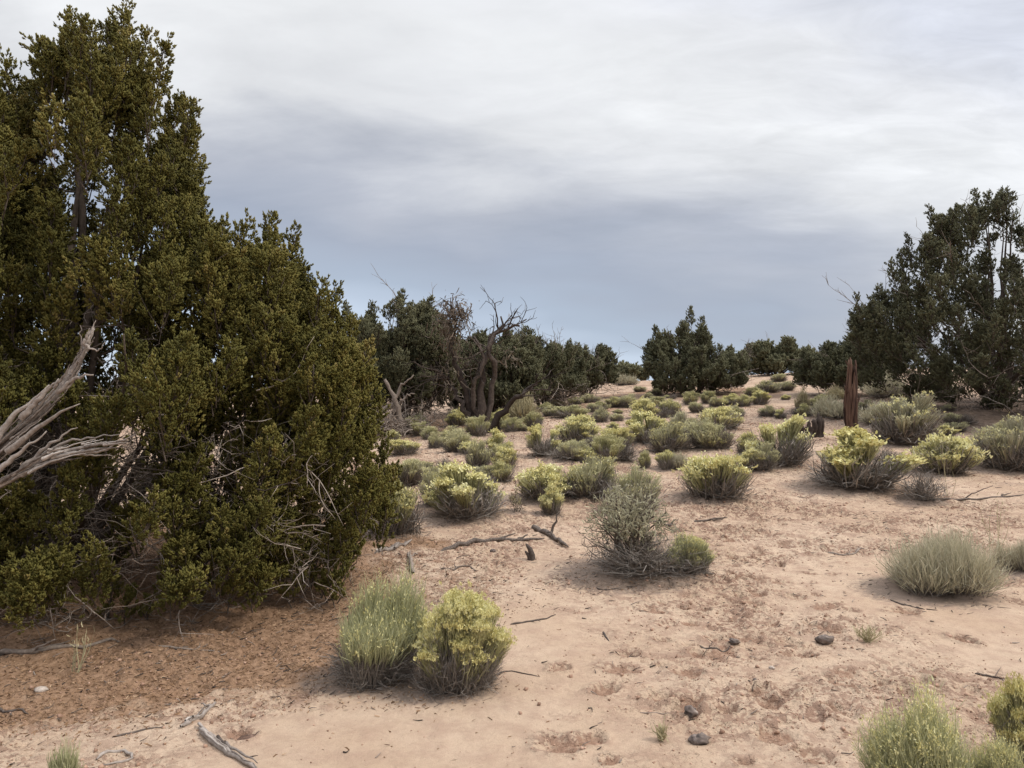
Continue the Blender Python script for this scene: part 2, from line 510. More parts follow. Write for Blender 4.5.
            dirs.append(off / (wd[:, None] + 1e-6) * .75 + d * .75 + np.array([0, 0, .45]) + r.normal(size=(nt_, 3)) * .25)
            sz.append(tuft * r.uniform(.7, 1.3, nt_)); tn.append(.48 + ptint + r.normal() * .08 + .12 * (tt - .5) + r.normal(size=nt_) * .12)
    pos = np.concatenate(pos); dirs = np.concatenate(dirs); sz = np.concatenate(sz); tn = np.clip(np.concatenate(tn), 0, 1)
    gz = h(pos[:, 0] + X0, pos[:, 1] + Y) - g0
    ok = pos[:, 2] > gz + .03
    pos, dirs, sz, tn = pos[ok], dirs[ok], sz[ok], tn[ok]
    rot = frames(dirs, r); which = r.integers(0, 6, len(pos))
    for w_ in range(6):
        m_ = which == w_; tv, tt_ = (TUFT_NEAR if near else TUFT_FAR)[w_]
        crown.inst(tv, tt_, pos[m_], rot[m_], sz[m_], tn[m_])
    sa, sb = np.array(sub_a), np.array(sub_b)
    tw = np.stack([sa, sa * .5 + sb * .5 + r.normal(size=sa.shape) * .015, sb * .95 + sa * .05], 1)
    wood.tubes(tw, np.tile(np.array([.0065, .0045, .002]) * (1 if near else 1.8), (len(sa), 1)), 4, .4)
    wood.build('trunk', M['bark'], root, True)
    crown.build('crown', mat, root)
    # --- bare grey twigs
    if twigs or bare_tips:
        tg = MB()
        if twigs:
            cand = stem_nodes[stem_nodes[:, 2] < np.percentile(stem_nodes[:, 2], 75)]
            st = cand[r.integers(0, len(cand), twigs)] + r.normal(size=(twigs, 3)) * .12
            pb = np.array([p_[0] for p_ in P]); pb = pb[pb[:, 2] < np.percentile(pb[:, 2], 55)]
            m_ = r.random(twigs) < .6
            st[m_] = pb[r.integers(0, len(pb), int(m_.sum()))] * r.uniform(.7, 1, (int(m_.sum()), 1))
            if near:
                m_ = r.random(twigs) < .32; q_ = int(m_.sum())
                st[m_] = np.stack([r.uniform(smin * .25, smax * .85, q_), r.uniform(-.55, .4, q_) * half * depth, r.uniform(.1, 1.25, q_)], 1)
            ang = r.uniform(0, 2 * PI, twigs)
            d = np.stack([np.cos(ang), np.sin(ang), r.normal(size=twigs) * .35], 1)
            cur = st; pts = [st]
            ln = twig_len * r.uniform(.35, 1.3, twigs)
            curl = r.normal(size=(twigs, 3)) * .35 + np.array([0, 0, -.12])
            for k in range(6):
                d = d + curl * .33 + r.normal(size=(twigs, 3)) * .2; d /= np.linalg.norm(d, axis=1, keepdims=True)
                cur = cur + d * (ln / 6)[:, None]; pts.append(cur)
            PT = np.stack(pts, 1)
            PT[..., 2] = np.maximum(PT[..., 2], h(PT[..., 0] + X0, PT[..., 1] + Y) - g0 + .01)
            R0 = (.0048 if near else .011) * r.uniform(.5, 1.3, twigs)
            tg.tubes(PT, R0[:, None] * np.linspace(1, .3, 7)[None], 4, np.clip(.50 + r.normal(size=twigs) * .2, 0, 1))
            # side twiglets
            idx = r.integers(0, twigs, twigs * 3); kk = r.integers(1, 6, twigs * 3)
            s0 = PT[idx, kk]; dd = r.normal(size=s0.shape) + np.array([0, 0, -.1]); dd /= np.linalg.norm(dd, axis=1, keepdims=True)
            l2 = twig_len * r.uniform(.1, .38, len(s0))[:, None]
            t2 = np.stack([s0, s0 + dd * l2 * .5 + r.normal(size=s0.shape) * .02, s0 + dd * l2 + r.normal(size=s0.shape) * .05], 1)
            t2[..., 2] = np.maximum(t2[..., 2], h(t2[..., 0] + X0, t2[..., 1] + Y) - g0 + .01)
            tg.tubes(t2, np.tile((np.array([.003, .0023, .0012]) if near else np.array([.007, .005, .003])), (len(s0), 1)), 3, np.clip(.6 + r.normal(size=len(s0)) * .2, 0, 1))
        if bare_tips:
            ii = r.choice(order[:max(6, int(len(order) * .6))], bare_tips)
            st = np.array([P[i][0] * .4 + P[i][1] * .6 for i in ii])
            d = np.array([unit(np.array([P[i][1][0] - mid, P[i][1][1], 0]) * .8 / (half + .1) + np.array([0, 0, .75]) + r.normal(size=3) * .3) for i in ii])
            ln = plen * r.uniform(.6, 1.25, bare_tips)
            pts = [st]; cur = st
            for k in range(5):
                d = d + r.normal(size=d.shape) * .13; d /= np.linalg.norm(d, axis=1, keepdims=True)
                cur = cur + d * (ln / 5)[:, None]; pts.append(cur)
            PT = np.stack(pts, 1)
            tg.tubes(PT, .012 * np.linspace(1, .3, 6)[None].repeat(bare_tips, 0), 4, .4)
            idx = r.integers(0, bare_tips, bare_tips * 6); kk = r.integers(1, 6, bare_tips * 6)
            s0 = PT[idx, kk]; d2 = d[idx] + r.normal(size=s0.shape) * .6; d2 /= np.linalg.norm(d2, axis=1, keepdims=True)
            l2 = plen * r.uniform(.15, .5, len(s0))[:, None]
            t2 = np.stack([s0, s0 + d2 * l2 * .5 + r.normal(size=s0.shape) * .02, s0 + d2 * l2], 1)
            tg.tubes(t2, np.tile(np.array([.007, .005, .003]), (len(s0), 1)), 3, .4)
        tg.build('bare_twigs', M['deadwood'], root, True)
    return root


# ------------------------------------------------------------------ shrubs (unit size: 1 wide, 1 high)
def shrub_parts(root, r, lobes=18, per=70, woody=140, bladew=.007, flower=.7, leaf='rb_green', bloom='rb_flower',
                low=.3, skirt=.5, fsize=.042, spread=1.0, droop=0.0, lean=(0, 0), fine=False, fper=4, grey=.45):
    """a dome of upright stems: grey below, green above, knobby flower tips on the top"""
    st, fo, fl = MB(), MB(), MB()
    C = []
    ell = r.uniform(.85, 1.1, 2)
    for i in range(lobes):
        th = math.acos(1 - (i + .5) / lobes * (1 - math.cos(math.radians(86)))) * spread
        ph = i * 2.39996 + r.uniform(-.5, .5)
        k = r.uniform(.70, 1.0)
        C.append(np.array([math.sin(th) * math.cos(ph) * .48 * k * ell[0], math.sin(th) * math.sin(ph) * .48 * k * ell[1],
                           (.30 + .58 * math.cos(th) ** .8) * r.uniform(.80, 1.06)]))
    C = np.array(C)
    if not fine:
        C = C[r.random(len(C)) > .14] * r.uniform(.78, 1.1, (1, 1)); la = r.uniform(0, 2 * PI); lean = (math.cos(la) * r.uniform(.03, .2), math.sin(la) * r.uniform(.03, .2))
        C[:, 2] *= .82 + .36 * vnoise(C[:, 0] * 3.1 + la * 7, C[:, 1] * 3.1)
        per = int(per * 1.15)
    else:
        C = C[r.random(len(C)) > .10]
    lobes = len(C); C[:, 2] = np.maximum(C[:, 2], low)
    ln = np.array([lean[0], lean[1], 0])
    C = C + ln[None] * C[:, 2:3]
    base = lambda n, s=.10: np.stack([r.normal(size=n) * s, r.normal(size=n) * s, -.03 * np.ones(n)], 1)
    b = base(lobes, .07); e = C * np.array([.9, .9, .8])
    ctl = b * .4 + e * .6; ctl[:, 2] *= .55
    t = np.linspace(0, 1, 5)[None, :, None]
    PT = (1 - t) ** 2 * b[:, None] + 2 * t * (1 - t) * ctl[:, None] + t * t * e[:, None]
    st.tubes(PT, np.tile(np.linspace(.012, .004, 5) * (.55 if fine else 1), (lobes, 1)), 4, .35)
    # grey under-stems that fill the lower half of the dome
    n = int(woody * 2.6); a = r.uniform(0, 2 * PI, n); rr = r.uniform(.12, .50, n) ** .8 * .92
    zt = r.uniform(.18, grey + .18, n)
    e2 = np.stack([np.cos(a) * rr * ell[0], np.sin(a) * rr * ell[1], zt], 1) + ln[None] * zt[:, None] + r.normal(size=(n, 3)) * .03
    b2 = np.stack([np.cos(a) * rr * .45, np.sin(a) * rr * .45, -.02 * np.ones(n)], 1) + base(n, .05) * [1, 1, 0]
    st.blades(b2, e2, bladew * .75, .07, np.clip(.48 + r.normal(size=n) * .2, 0, 1), r)
    k = r.integers(0, n, n); q = r.uniform(.4, 1, n)[:, None]
    s0 = b2[k] + (e2[k] - b2[k]) * q
    st.blades(s0, s0 + r.normal(size=(n, 3)) * .045 + [0, 0, .06], bladew * .55, .08, np.clip(.52 + r.normal(size=n) * .2, 0, 1), r)
    if skirt > 0:
        n = int(woody * skirt); a = r.uniform(0, 2 * PI, n); rr = r.uniform(.3, .56, n)
        e3 = np.stack([np.cos(a) * rr, np.sin(a) * rr, r.uniform(.0, .30, n)], 1)
        st.blades(base(n, .16), e3, bladew * .7, .10, np.clip(.5 + r.normal(size=n) * .2, 0, 1), r)
        k = r.integers(0, n, n)
        st.blades(e3[k] * .7, e3[k] * .9 + r.normal(size=(n, 3)) * .06 + [0, 0, .03], bladew * .55, .1, np.clip(.55 + r.normal(size=n) * .2, 0, 1), r)
    nd = 10 if not fine else 40     # dead stalks that stick out
    a = r.uniform(0, 2 * PI, nd); rr = r.uniform(.1, .5, nd)
    e4 = np.stack([np.cos(a) * rr, np.sin(a) * rr, r.uniform(.4, .95, nd)], 1)
    st.blades(e4 * [.2, .2, 0], e4, bladew * .7, .06, np.clip(.6 + r.normal(size=nd) * .2, 0, 1), r)
    for c in C:
        lr = r.uniform(.10, .21)
        n = per; o = r.normal(size=(n, 3)); o /= np.linalg.norm(o, axis=1, keepdims=True)
        o *= (lr * r.uniform(.2, 1.12, n) ** .5 * np.where(r.random(n) < .10, 1.45, 1))[:, None]; o[:, 2] = np.abs(o[:, 2]) * r.uniform(.5, 1.1, n) - .3 * lr
        E = c + o
        up = unit(c * np.array([.75, .75, .5]) + np.array([0, 0, .42]))
        Ls = r.uniform(.18, .42, n) * (1.15 if fine else 1)
        B = E - (up[None] * .9 + o / lr * .22) * Ls[:, None]
        B = B * .92 + (c * .6) * .08
        B[:, 2] = np.maximum(B[:, 2], .05)
        lt = r.normal() * .09
        tn = np.clip(.54 + lt + r.normal(size=n) * .17, 0, 1)
        fo.blades(B, E, bladew * r.uniform(.6, 1.1, n), .035 + droop, tn, r, .28)
        k = r.integers(0, n, n); q = r.uniform(.4, .98, n)[:, None]
        s0 = B[k] + (E[k] - B[k]) * q
        fo.blades(s0, s0 + up * .05 + r.normal(size=(n, 3)) * .03, bladew * .7, .02, tn[k], r)
        if flower > 0:
            k = np.nonzero((r.random(n) < flower * np.clip(.45 + 1.2 * c[2], 0, 1)) & (o[:, 2] > -.12 * lr))[0]
            for rp in range(fper):
                ee = E[k] + r.normal(size=(len(k), 3)) * fsize * .42
                dd = r.normal(size=(len(k), 3)) * .45 + up
                dd /= np.linalg.norm(dd, axis=1, keepdims=True)
                f_l = fsize * r.uniform(.45, 1.1, len(k))[:, None]
                fl.blades(ee - dd * f_l * .5, ee + dd * f_l * .6, fsize * .19, .1, np.clip(.55 + lt * 1.5 + r.normal(size=len(k)) * .22, 0, 1), r)
    st.build('stems', M['grey_stem'], root)
    fo.build('foliage', M[leaf], root)
    if flower > 0: fl.build('flower_heads', M[bloom], root)


def grow(mb, st, d, L, rad, depth, r, tips, up=.15, kids=(2, 4), k=5, ang=.6, sh=.68):
    pts = [st]; cur = st
    for i in range(k):
        d = unit(d + r.normal(size=3) * .16 + np.array([0, 0, up * .3])); cur = cur + d * L / k; pts.append(cur)
    pts = np.array(pts)
    mb.tubes(pts, np.linspace(rad, rad * .55, k + 1), 5 if depth > 1 else 3, float(np.clip(.45 + r.normal() * .15, 0, 1)))
    tips.append((cur, d))
    if depth <= 0: return
    for c in range(r.integers(kids[0], kids[1] + 1)):
        p = pts[r.integers(2, k + 1)]
        grow(mb, p, unit(d + r.normal(size=3) * ang), L * sh * r.uniform(.7, 1.2), rad * .58, depth - 1, r, tips, up, kids, k, ang, sh)


def sage_parts(root, r, nmain=9, leafn=900, wood='grey_stem', leaf='sage', leafw=.007, spreadx=.42, extra_low=160):
    st, fo, br = MB(), MB(), MB(); tips = []
    for i in range(nmain):
        a = r.uniform(0, 2 * PI)
        d = unit(np.array([math.cos(a) * r.uniform(.2, .9), math.sin(a) * r.uniform(.2, .9), 1.0]))
        grow(br, np.array([r.normal() * .03, r.normal() * .03, -.02]), d, .42, .019, 3, r, tips, .2, (2, 3), 5, .55, .66)
    T = np.array([t for t, d in tips]); Dv = np.array([d for t, d in tips])
    keep = T[:, 2] > .3; T, Dv = T[keep], Dv[keep]
    k = r.integers(0, len(T), leafn)
    s = T[k] + r.normal(size=(leafn, 3)) * .03 - Dv[k] * r.uniform(0, .12, leafn)[:, None]
    e = s + (Dv[k] + r.normal(size=(leafn, 3)) * .6) * r.uniform(.025, .055, leafn)[:, None]
    fo.blades(s, e, leafw, .05, np.clip(.5 + r.normal(size=leafn) * .2, 0, 1), r)
    n = extra_low; a = r.uniform(0, 2 * PI, n); rr = r.uniform(.1, .62, n)
    e2 = np.stack([np.cos(a) * rr, np.sin(a) * rr, r.uniform(.02, .38, n)], 1)
    b = np.stack([r.normal(size=n) * .12, r.normal(size=n) * .12, np.zeros(n)], 1)
    st.blades(b, e2, .004, .12, np.clip(.45 + r.normal(size=n) * .2, 0, 1), r)
    kk = r.integers(0, n, n * 2)
    s2 = b[kk] + (e2[kk] - b[kk]) * r.uniform(.4, 1, n * 2)[:, None]
    st.blades(s2, s2 + r.normal(size=(n * 2, 3)) * .08 + [0, 0, .04], .003, .1, np.clip(.5 + r.normal(size=n * 2) * .2, 0, 1), r)
    br.build('branches', M['bark'], root, True); st.build('stems', M['grey_stem'], root); fo.build('foliage', M[leaf], root)


def broom_parts(root, r, n=900, w=.006, leaf='broom', stems=250, flare=.5, clumps=1, tips=0.0, tipsize=.03, legs=.4, lean=(0, 0), skirt=0):
    st, fo, fl_ = MB(), MB(), MB(); ln = np.array([lean[0], lean[1], 0])
    cs = [np.array([0, 0, 0.0])] if clumps == 1 else [np.array([r.uniform(.10, .24) * math.cos(q * 2.4 + r.uniform(-.6, .6)), r.uniform(.10, .24) * math.sin(q * 2.4 + r.uniform(-.6, .6)), 0]) for q in range(clumps)]
    for ci, c in enumerate(cs):
        m = n // len(cs); fl = flare * (1 if clumps == 1 else r.uniform(.5, .78)); top = r.uniform(.68, 1.0) if ci else 1.0
        a = r.uniform(0, 2 * PI, m); rr = np.sqrt(r.random(m)) * fl
        b = np.stack([np.cos(a) * rr * .4, np.sin(a) * rr * .4, -.02 * np.ones(m)], 1) + r.normal(size=(m, 3)) * [.04, .04, 0] + c
        hh = np.sqrt(np.maximum(.12, 1 - (rr / (fl * 1.05)) ** 2)) * r.uniform(.5, 1.05, m) * top
        if tips: hh = np.maximum(hh, legs * .8 + r.uniform(0, .12, m))
        e = np.stack([np.cos(a) * rr, np.sin(a) * rr, hh], 1) + r.normal(size=(m, 3)) * .05 + c + ln[None] * hh[:, None]
        s = b + (e - b) * (.22 if not tips else r.uniform(legs, legs + .2, m)[:, None])
        fo.blades(s, e, w * r.uniform(.6, 1.2, m), .05, np.clip(.5 + .2 * hh + r.normal(size=m) * .2, 0, 1), r, .3)
        k = r.integers(0, m, m); s2 = s[k] + (e[k] - s[k]) * r.uniform(.25 if not tips else .1, .95, m)[:, None]
        fo.blades(s2, s2 + np.array([0, 0, .10]) + (e[k] - b[k]) * .06 + r.normal(size=(m, 3)) * .05, w * .7, .04, np.clip(.6 + r.normal(size=m) * .2, 0, 1), r)
        q = stems // len(cs); k = r.integers(0, m, q)
        st.blades(b[k], b[k] + (e[k] - b[k]) * r.uniform(.35, .75, q)[:, None] + r.normal(size=(q, 3)) * .05, w * .9, .07, np.clip(.5 + r.normal(size=q) * .2, 0, 1), r)
        if tips:
            k = np.nonzero(r.random(m) < tips * np.clip(hh * 1.3, 0, 1))[0]
            for rp in range(5):
                d_ = e[k] - b[k]; d_ = d_ / (np.linalg.norm(d_, axis=1, keepdims=True) + 1e-9) + r.normal(size=(len(k), 3)) * .5
                p_ = e[k] - (e[k] - b[k]) * r.uniform(0, .12, len(k))[:, None] + r.normal(size=(len(k), 3)) * tipsize * .4
                fl_.blades(p_, p_ + d_ * tipsize * r.uniform(.4, 1, len(k))[:, None], tipsize * .2, .1, np.clip(.55 + r.normal(size=len(k)) * .22, 0, 1), r)
    if skirt:
        a = r.uniform(0, 2 * PI, skirt); q = r.uniform(.25, .58, skirt)
        e3 = np.stack([np.cos(a) * q, np.sin(a) * q, r.uniform(.0, .36, skirt)], 1); b3 = np.stack([r.normal(size=skirt) * .12, r.normal(size=skirt) * .12, np.zeros(skirt)], 1)
        st.blades(b3, e3, w * .9, .12, np.clip(.5 + r.normal(size=skirt) * .22, 0, 1), r)
        k = r.integers(0, skirt, skirt)
        st.blades(e3[k] * .7, e3[k] * .9 + r.normal(size=(skirt, 3)) * .07 + [0, 0, .02], w * .7, .1, np.clip(.55 + r.normal(size=skirt) * .2, 0, 1), r)
    st.build('stems', M['grey_stem'], root); fo.build('foliage', M[leaf], root)
    if tips: fl_.build('flower_heads', M['rb_flower'], root)


def dead_parts(root, r, n=220, w=.006, tone=.5):
    st = MB(); a = r.uniform(0, 2 * PI, n); th = r.uniform(.1, 1.45, n)
    e = np.stack([np.cos(a) * np.sin(th) * .52, np.sin(a) * np.sin(th) * .52, np.cos(th) * r.uniform(.6, 1, n)], 1)
    e[:, 2] = np.maximum(e[:, 2], .03)
    b = np.stack([r.normal(size=n) * .08, r.normal(size=n) * .08, np.zeros(n)], 1)
    st.blades(b, e, w, .1, np.clip(tone + r.normal(size=n) * .2, 0, 1), r)
    k = r.integers(0, n, n * 3); s = b[k] + (e[k] - b[k]) * r.uniform(.35, 1, n * 3)[:, None]
    st.blades(s, s + (e[k] - b[k]) * .2 + r.normal(size=(n * 3, 3)) * .09, w * .6, .1, np.clip(tone + r.normal(size=n * 3) * .2, 0, 1), r)
    st.build('stems', M['grey_stem'], root)


def R_(s): return np.random.default_rng(s)


# shrub table: px, base py, width px, height px, type, name, label
GY = 'yellow topped rabbitbrush scattered over the slope'
GG = 'pale green rabbitbrush scattered over the slope'
GD = 'grey shrubs scattered over the slope'
GT = 'tiny pale bushes on the far crest'
TINY = 'tiny pale bush low on the far crest of the sandy slope'
RB, SG, DS = 'rabbitbrush', 'sagebrush', 'dead_shrub'
SH = [
 (410, 435, 20, 16, 'G', RB, 'pale green bush in front of the grey weathered root tangle, shorter of two'),
 (422, 431, 16, 18, 'P', RB, 'taller dull bush right beside the grey weathered root tangle'),
 (393, 444, 17, 15, 'G', RB, 'small bush just past the big olive juniper edge, below the root tangle'),
 (405, 455, 32, 17, 'Y', RB, 'low wide bright yellow-green bush just past the big olive juniper'),
 (430, 440, 16, 13, 'G', RB, 'small round bush above a smaller one on bare soil below the dead tree'),
 (434, 450, 13, 14, 'P', RB, 'tiny upright bush alone on bare soil past the juniper edge'),
 (457, 427, 21, 17, 'Y', RB, 'yellow-green bush growing at the foot of the dead brown tree'),
 (496, 430, 26, 18, 'Y', RB, 'low rounded bush directly below the trunk fork of the dead tree'),
 (478, 437, 22, 20, 'G', RB, 'green bush with a dark grey base downhill of the dead tree'),
 (461, 449, 20, 12, 'D', DS, 'low grey leafless twig clump below the dead brown tree'),
 (478, 468, 26, 30, 'P', RB, 'tall pale bush at the near edge of the tight clump below the dead tree'),
 (497, 458, 26, 26, 'Y', RB, 'topmost bush of the tight green clump below the dead tree'),
 (505, 470, 27, 28, 'Y', RB, 'brightest bush of the tight green clump below the dead tree'),
 (500, 482, 26, 22, 'G', RB, 'lowest bush of the tight green clump, above the domed yellow bush'),
 (484, 481, 22, 18, 'P', RB, 'pale low bush between the tight green clump and the domed yellow bush'),
 (512, 433, 19, 14, 'G', RB, 'small bush below the tall tan bush by the dead tree'),
 (522, 420, 34, 29, 'T', RB, 'tall tan upright bush standing beside the dead brown tree'),
 (534, 427, 20, 15, 'G', RB, 'small green bush at the foot of the tall tan bush'),
 (408, 486, 34, 28, 'P', RB, 'pale bush with grey skirt half hidden behind the big juniper, higher one'),
 (395, 536, 60, 60, 'G', RB, 'large grey-skirted bush touching the outer edge of the big olive juniper'),
 (470, 518, 72, 50, 'Y', RB, 'domed yellow bush with pale bare legs above the fallen dark log'),
 (437, 507, 30, 36, 'P', RB, 'grey-green bush leaning against the domed yellow bush'),
 (575, 444, 40, 30, 'Y', RB, 'yellow topped bush with pale grey sides, uphill of the twin yellow-grey bushes'),
 (545, 457, 28, 30, 'Y', RB, 'bright yellow bush touching a bigger yellow topped bush uphill'),
 (571, 456, 13, 14, 'G', RB, 'tiny green sprout bush below the bright yellow touching pair'),
 (559, 461, 26, 13, 'D', DS, 'low grey twig clump under the bright yellow touching pair'),
 (616, 452, 32, 28, 'Y', RB, 'flat topped yellow bush with a dark hollow base in mid slope'),
 (625, 463, 32, 20, 'D', DS, 'dark grey leafless clump below the flat topped yellow bush'),
 (573, 419, 36, 12, 'G', RB, 'long low green bush uphill, between the tan bush and the mid slope bushes'),
 (600, 423, 18, 16, 'P', RB, 'small dull upright bush beside the long low green bush uphill'),
 (614, 408, 20, 11, 'G', RB, TINY), (628, 408, 20, 11, 'P', RB, TINY), (590, 403, 18, 9, 'P', RB, TINY), (558, 408, 16, 9, 'P', RB, TINY),
 (575, 405, 16, 8, 'G', RB, TINY), (600, 411, 16, 9, 'G', RB, TINY),
 (644, 419, 28, 20, 'Y', RB, 'yellow bush with a grey shaded flank, below the open round juniper'),
 (670, 418, 27, 21, 'G', RB, 'pale green bush next to the yellow grey-flanked bush below the round juniper'),
 (690, 405, 13, 13, 'G', RB, 'small bush close under the open round juniper, paler of two'),
 (707, 404, 14, 13, 'G', RB, 'small dark-based round bush close under the open round juniper'),
 (698, 413, 16, 12, 'P', RB, 'little pale bush just downhill of two small ones under the round juniper'),
 (729, 406, 16, 11, 'Y', RB, 'first of three small bushes in a line uphill, at its juniper end'),
 (743, 407, 16, 13, 'G', RB, 'middle of three small bushes in a line uphill'),
 (760, 405, 18, 13, 'Y', RB, 'last of three small bushes in a line uphill, on the bare path side'),
 (718, 431, 46, 27, 'Y', RB, 'wide yellow bush behind the fan shaped grey-stemmed bush'),
 (737, 417, 17, 11, 'G', RB, 'small green bush just uphill of the wide yellow bush'),
 (650, 445, 42, 32, 'Y', RB, 'large yellow bush at the centre of the dense mid slope thicket'),
 (668, 453, 36, 27, 'P', RB, 'pale silvery-tipped bush at the front of the dense mid slope thicket'),
 (684, 444, 28, 30, 'S', SG, 'dull grey-green bush in the dense mid slope thicket'),
 (712, 451, 44, 32, 'P', RB, 'fan shaped bush with spreading grey stems in the mid slope thicket'),
 (746, 459, 20, 26, 'Y', RB, 'narrow yellow bush touching the big yellow dome at the bare path'),
 (780, 466, 54, 48, 'Y', RB, 'big yellow dome bush beside the bare sandy path below the grey stump'),
 (762, 472, 28, 22, 'P', RB, 'small grey-green bush at the foot of the big yellow dome'),
 (717, 499, 64, 50, 'Y', RB, 'large ragged yellow bush standing alone uphill of the bare sand'),
 (644, 469, 13, 18, 'G', RB, 'smaller of two leggy green sprout plants in mid slope'),
 (667, 471, 18, 22, 'G', RB, 'larger of two leggy green sprout plants in mid slope'),
 (768, 393, 24, 13, 'P', RB, TINY), (785, 391, 18, 11, 'P', RB, TINY), (752, 396, 14, 8, 'G', RB, TINY), (778, 382, 16, 9, 'P', RB, TINY),
 (546, 501, 56, 34, 'Y', RB, 'low yellow-grey bush of the twin pair behind the small bright dome'),
 (588, 499, 54, 38, 'P', RB, 'darker leafy bush of the twin pair behind the tall grey sage'),
 (551, 516, 22, 28, 'Y', RB, 'small bright upright dome bush just above the forked dark log'),
 (516, 514, 22, 28, 'X', RB, 'sparse dry pale twig plant beside the domed yellow bush'),
 (632, 515, 52, 46, 'P', RB, 'pale green bush right behind the crown of the tall grey sage'),
 (858, 489, 92, 52, 'Y', RB, 'widest yellow bush, with two heads, at the foot of the red snag'),
 (943, 474, 58, 46, 'Y', RB, 'compact yellow-headed bush between the two-headed bush and the shaded sage'),
 (903, 445, 62, 46, 'S', SG, 'silvery-green sage behind the compact yellow-headed bush'),
 (1012, 472, 56, 50, 'S', SG, 'pale sage with a few yellow tips on the frame edge under the spreading juniper'),
 (889, 401, 54, 26, 'B', SG, 'wide tan-grey bush under the branches of the spreading juniper'),
 (947, 401, 34, 21, 'B', SG, 'smaller tan-grey bush deep under the spreading juniper'),
 (836, 421, 44, 24, 'B', SG, 'grey bush just behind the red snag, on its stump side'),
 (876, 427, 40, 22, 'B', SG, 'low grey bush on the juniper side of the red snag'),
 (803, 411, 14, 25, 'T', SG, 'narrow dry upright bush alone on the bare path'),
 (836, 401, 20, 16, 'T', RB, 'tan bush showing beside the upper half of the red snag'),
 (925, 503, 46, 32, 'D', DS, 'dead twiggy clump on open sand below the compact yellow-headed bush'),
 (888, 468, 30, 18, 'D', DS, 'grey dead tangle between the two-headed and compact yellow bushes'),
 (815, 383, 26, 13, 'P', RB, TINY), (655, 396, 14, 8, 'P', RB, TINY), (640, 392, 12, 7, 'P', RB, TINY),
 (655, 407, 18, 10, 'G', RB, TINY), (545, 412, 14, 8, 'G', RB, TINY),
 (625, 386, 22, 12, 'B', RB, TINY), (607, 384, 22, 10, 'B', RB, TINY),
]

FILL = {'P': 'small pale grey-green scrub plant in the gaps between the bigger bushes', 'G': 'small green scrub plant in the gaps between the bigger bushes',
        'Y': 'small yellow-tipped scrub plant in the gaps between the bigger bushes', 'D': 'small grey leafless scrub plant in the gaps between the bigger bushes',
        'B': 'small dry grassy scrub plant in the gaps between the bigger bushes'}
GF = {'P': 'small pale grey-green scrub plants', 'G': 'small green scrub plants', 'Y': 'small yellow-tipped scrub plants', 'D': 'small leafless scrub plants', 'B': 'small dry grassy scrub plants'}
fr = np.random.default_rng(17)
for (x0, x1, y0, y1, n_) in [(400, 640, 402, 425, 22), (420, 640, 425, 470, 17), (640, 830, 398, 432, 18), (660, 800, 440, 480, 7), (860, 1010, 405, 440, 9), (400, 520, 470, 500, 5)]:
    for j_ in range(n_):
        py_ = fr.uniform(y0, y1); w_ = (7 + (py_ - 395) * .19) * fr.uniform(.8, 1.6)
        ty_ = 'PDYGBP'[fr.integers(0, 6)]; SH.append((fr.uniform(x0, x1), py_, w_, w_ * fr.uniform(.5, .85), ty_, 'scrub_plant', FILL[ty_]))
shr = []
for row in SH:
    p = hit(row[0], row[1])
    shr.append((row, p))
    MOUNDS.append((p[0], p[1], max(.25, row[2] / F * p[1] * .62), min(.10, .05 * row[2] / F * p[1] + .015)))

HERO = [(376, 682, 96, 98), (456, 690, 90, 99), (632, 574, 96, 104), (690, 577, 46, 42), (942, 592, 108, 64), (1016, 572, 46, 34),
        (930, 800, 96, 112), (1026, 775, 56, 96), (995, 810, 56, 66), (62, 786, 34, 46), (645, 578, 120, 40)]
hero = []
for q in HERO:
    p = hit(q[0], q[1]); hero.append((q, p)); MOUNDS.append((p[0], p[1], max(.18, q[2] / F * p[1] * .6), .035))
MOUNDS.append((-4.1, 6.9, 2.3, .16))
MOUNDS.append((12.8, 20.5, 3.5, .22))


# ------------------------------------------------------------------ ground sheet
def geo_axis(lo, hi, step, far, ratio):
    mid = np.arange(lo, hi + step * .5, step)
    a, s, c = [], step, hi
    while c < far:
        s *= ratio; c += s; a.append(c)
    b, s, c = [], step, lo
    while c > -far:
        s *= ratio; c -= s; b.append(c)
    return np.array(b[::-1] + list(mid) + a)


gx = geo_axis(-3.6, 4.6, .019, 3000, 1.022)
gy = geo_axis(3.0, 9.6, .019, 3000, 1.022)
GX, GYY = np.meshgrid(gx, gy)
dist = np.hypot(GX, GYY)
def window(x, y, r_):
    i0, i1 = np.searchsorted(gx, [x - r_, x + r_]); j0, j1 = np.searchsorted(gy, [y - r_, y + r_])
    return slice(j0, j1), slice(i0, i1)


zz = h_base(GX, GYY)
for (mx_, my_, r_, a_) in MOUNDS:
    m = window(mx_, my_, r_ * 2.6)
    zz[m] += a_ * np.exp(-((GX[m] - mx_) ** 2 + (GYY[m] - my_) ** 2) / (r_ * r_) * 1.4)
LIT = [(-4.0, 6.6, 3.6, 1.15), (-1.9, 6.3, 1.1, .45), (-1.1, 6.9, 1.5, .42), (13.5, 20.5, 5.5, 1.0), (-2.5, 20.5, 4.0, .9), (7.6, 30, 4.5, .9), (2.0, 26, 3.0, .6)]
lit = np.zeros_like(GX)
for (x, y, r_, a) in LIT:
    d = np.hypot(GX - x, GYY - y) / r_
    lit = np.maximum(lit, a * (1 - sstep(.62, 1.08, d + (fbm(GX, GYY, 1.3, 4) - .5) * .55)))
for (q, p) in hero[:4]:
    d = np.hypot(GX - p[0] + .1, GYY - p[1]) / (q[2] / F * p[1] * .75)
    lit = np.maximum(lit, .34 * (1 - sstep(.5, 1.1, d + (fbm(GX, GYY, 4, 3) - .5) * .6)))
duff_shade = np.zeros_like(GX)
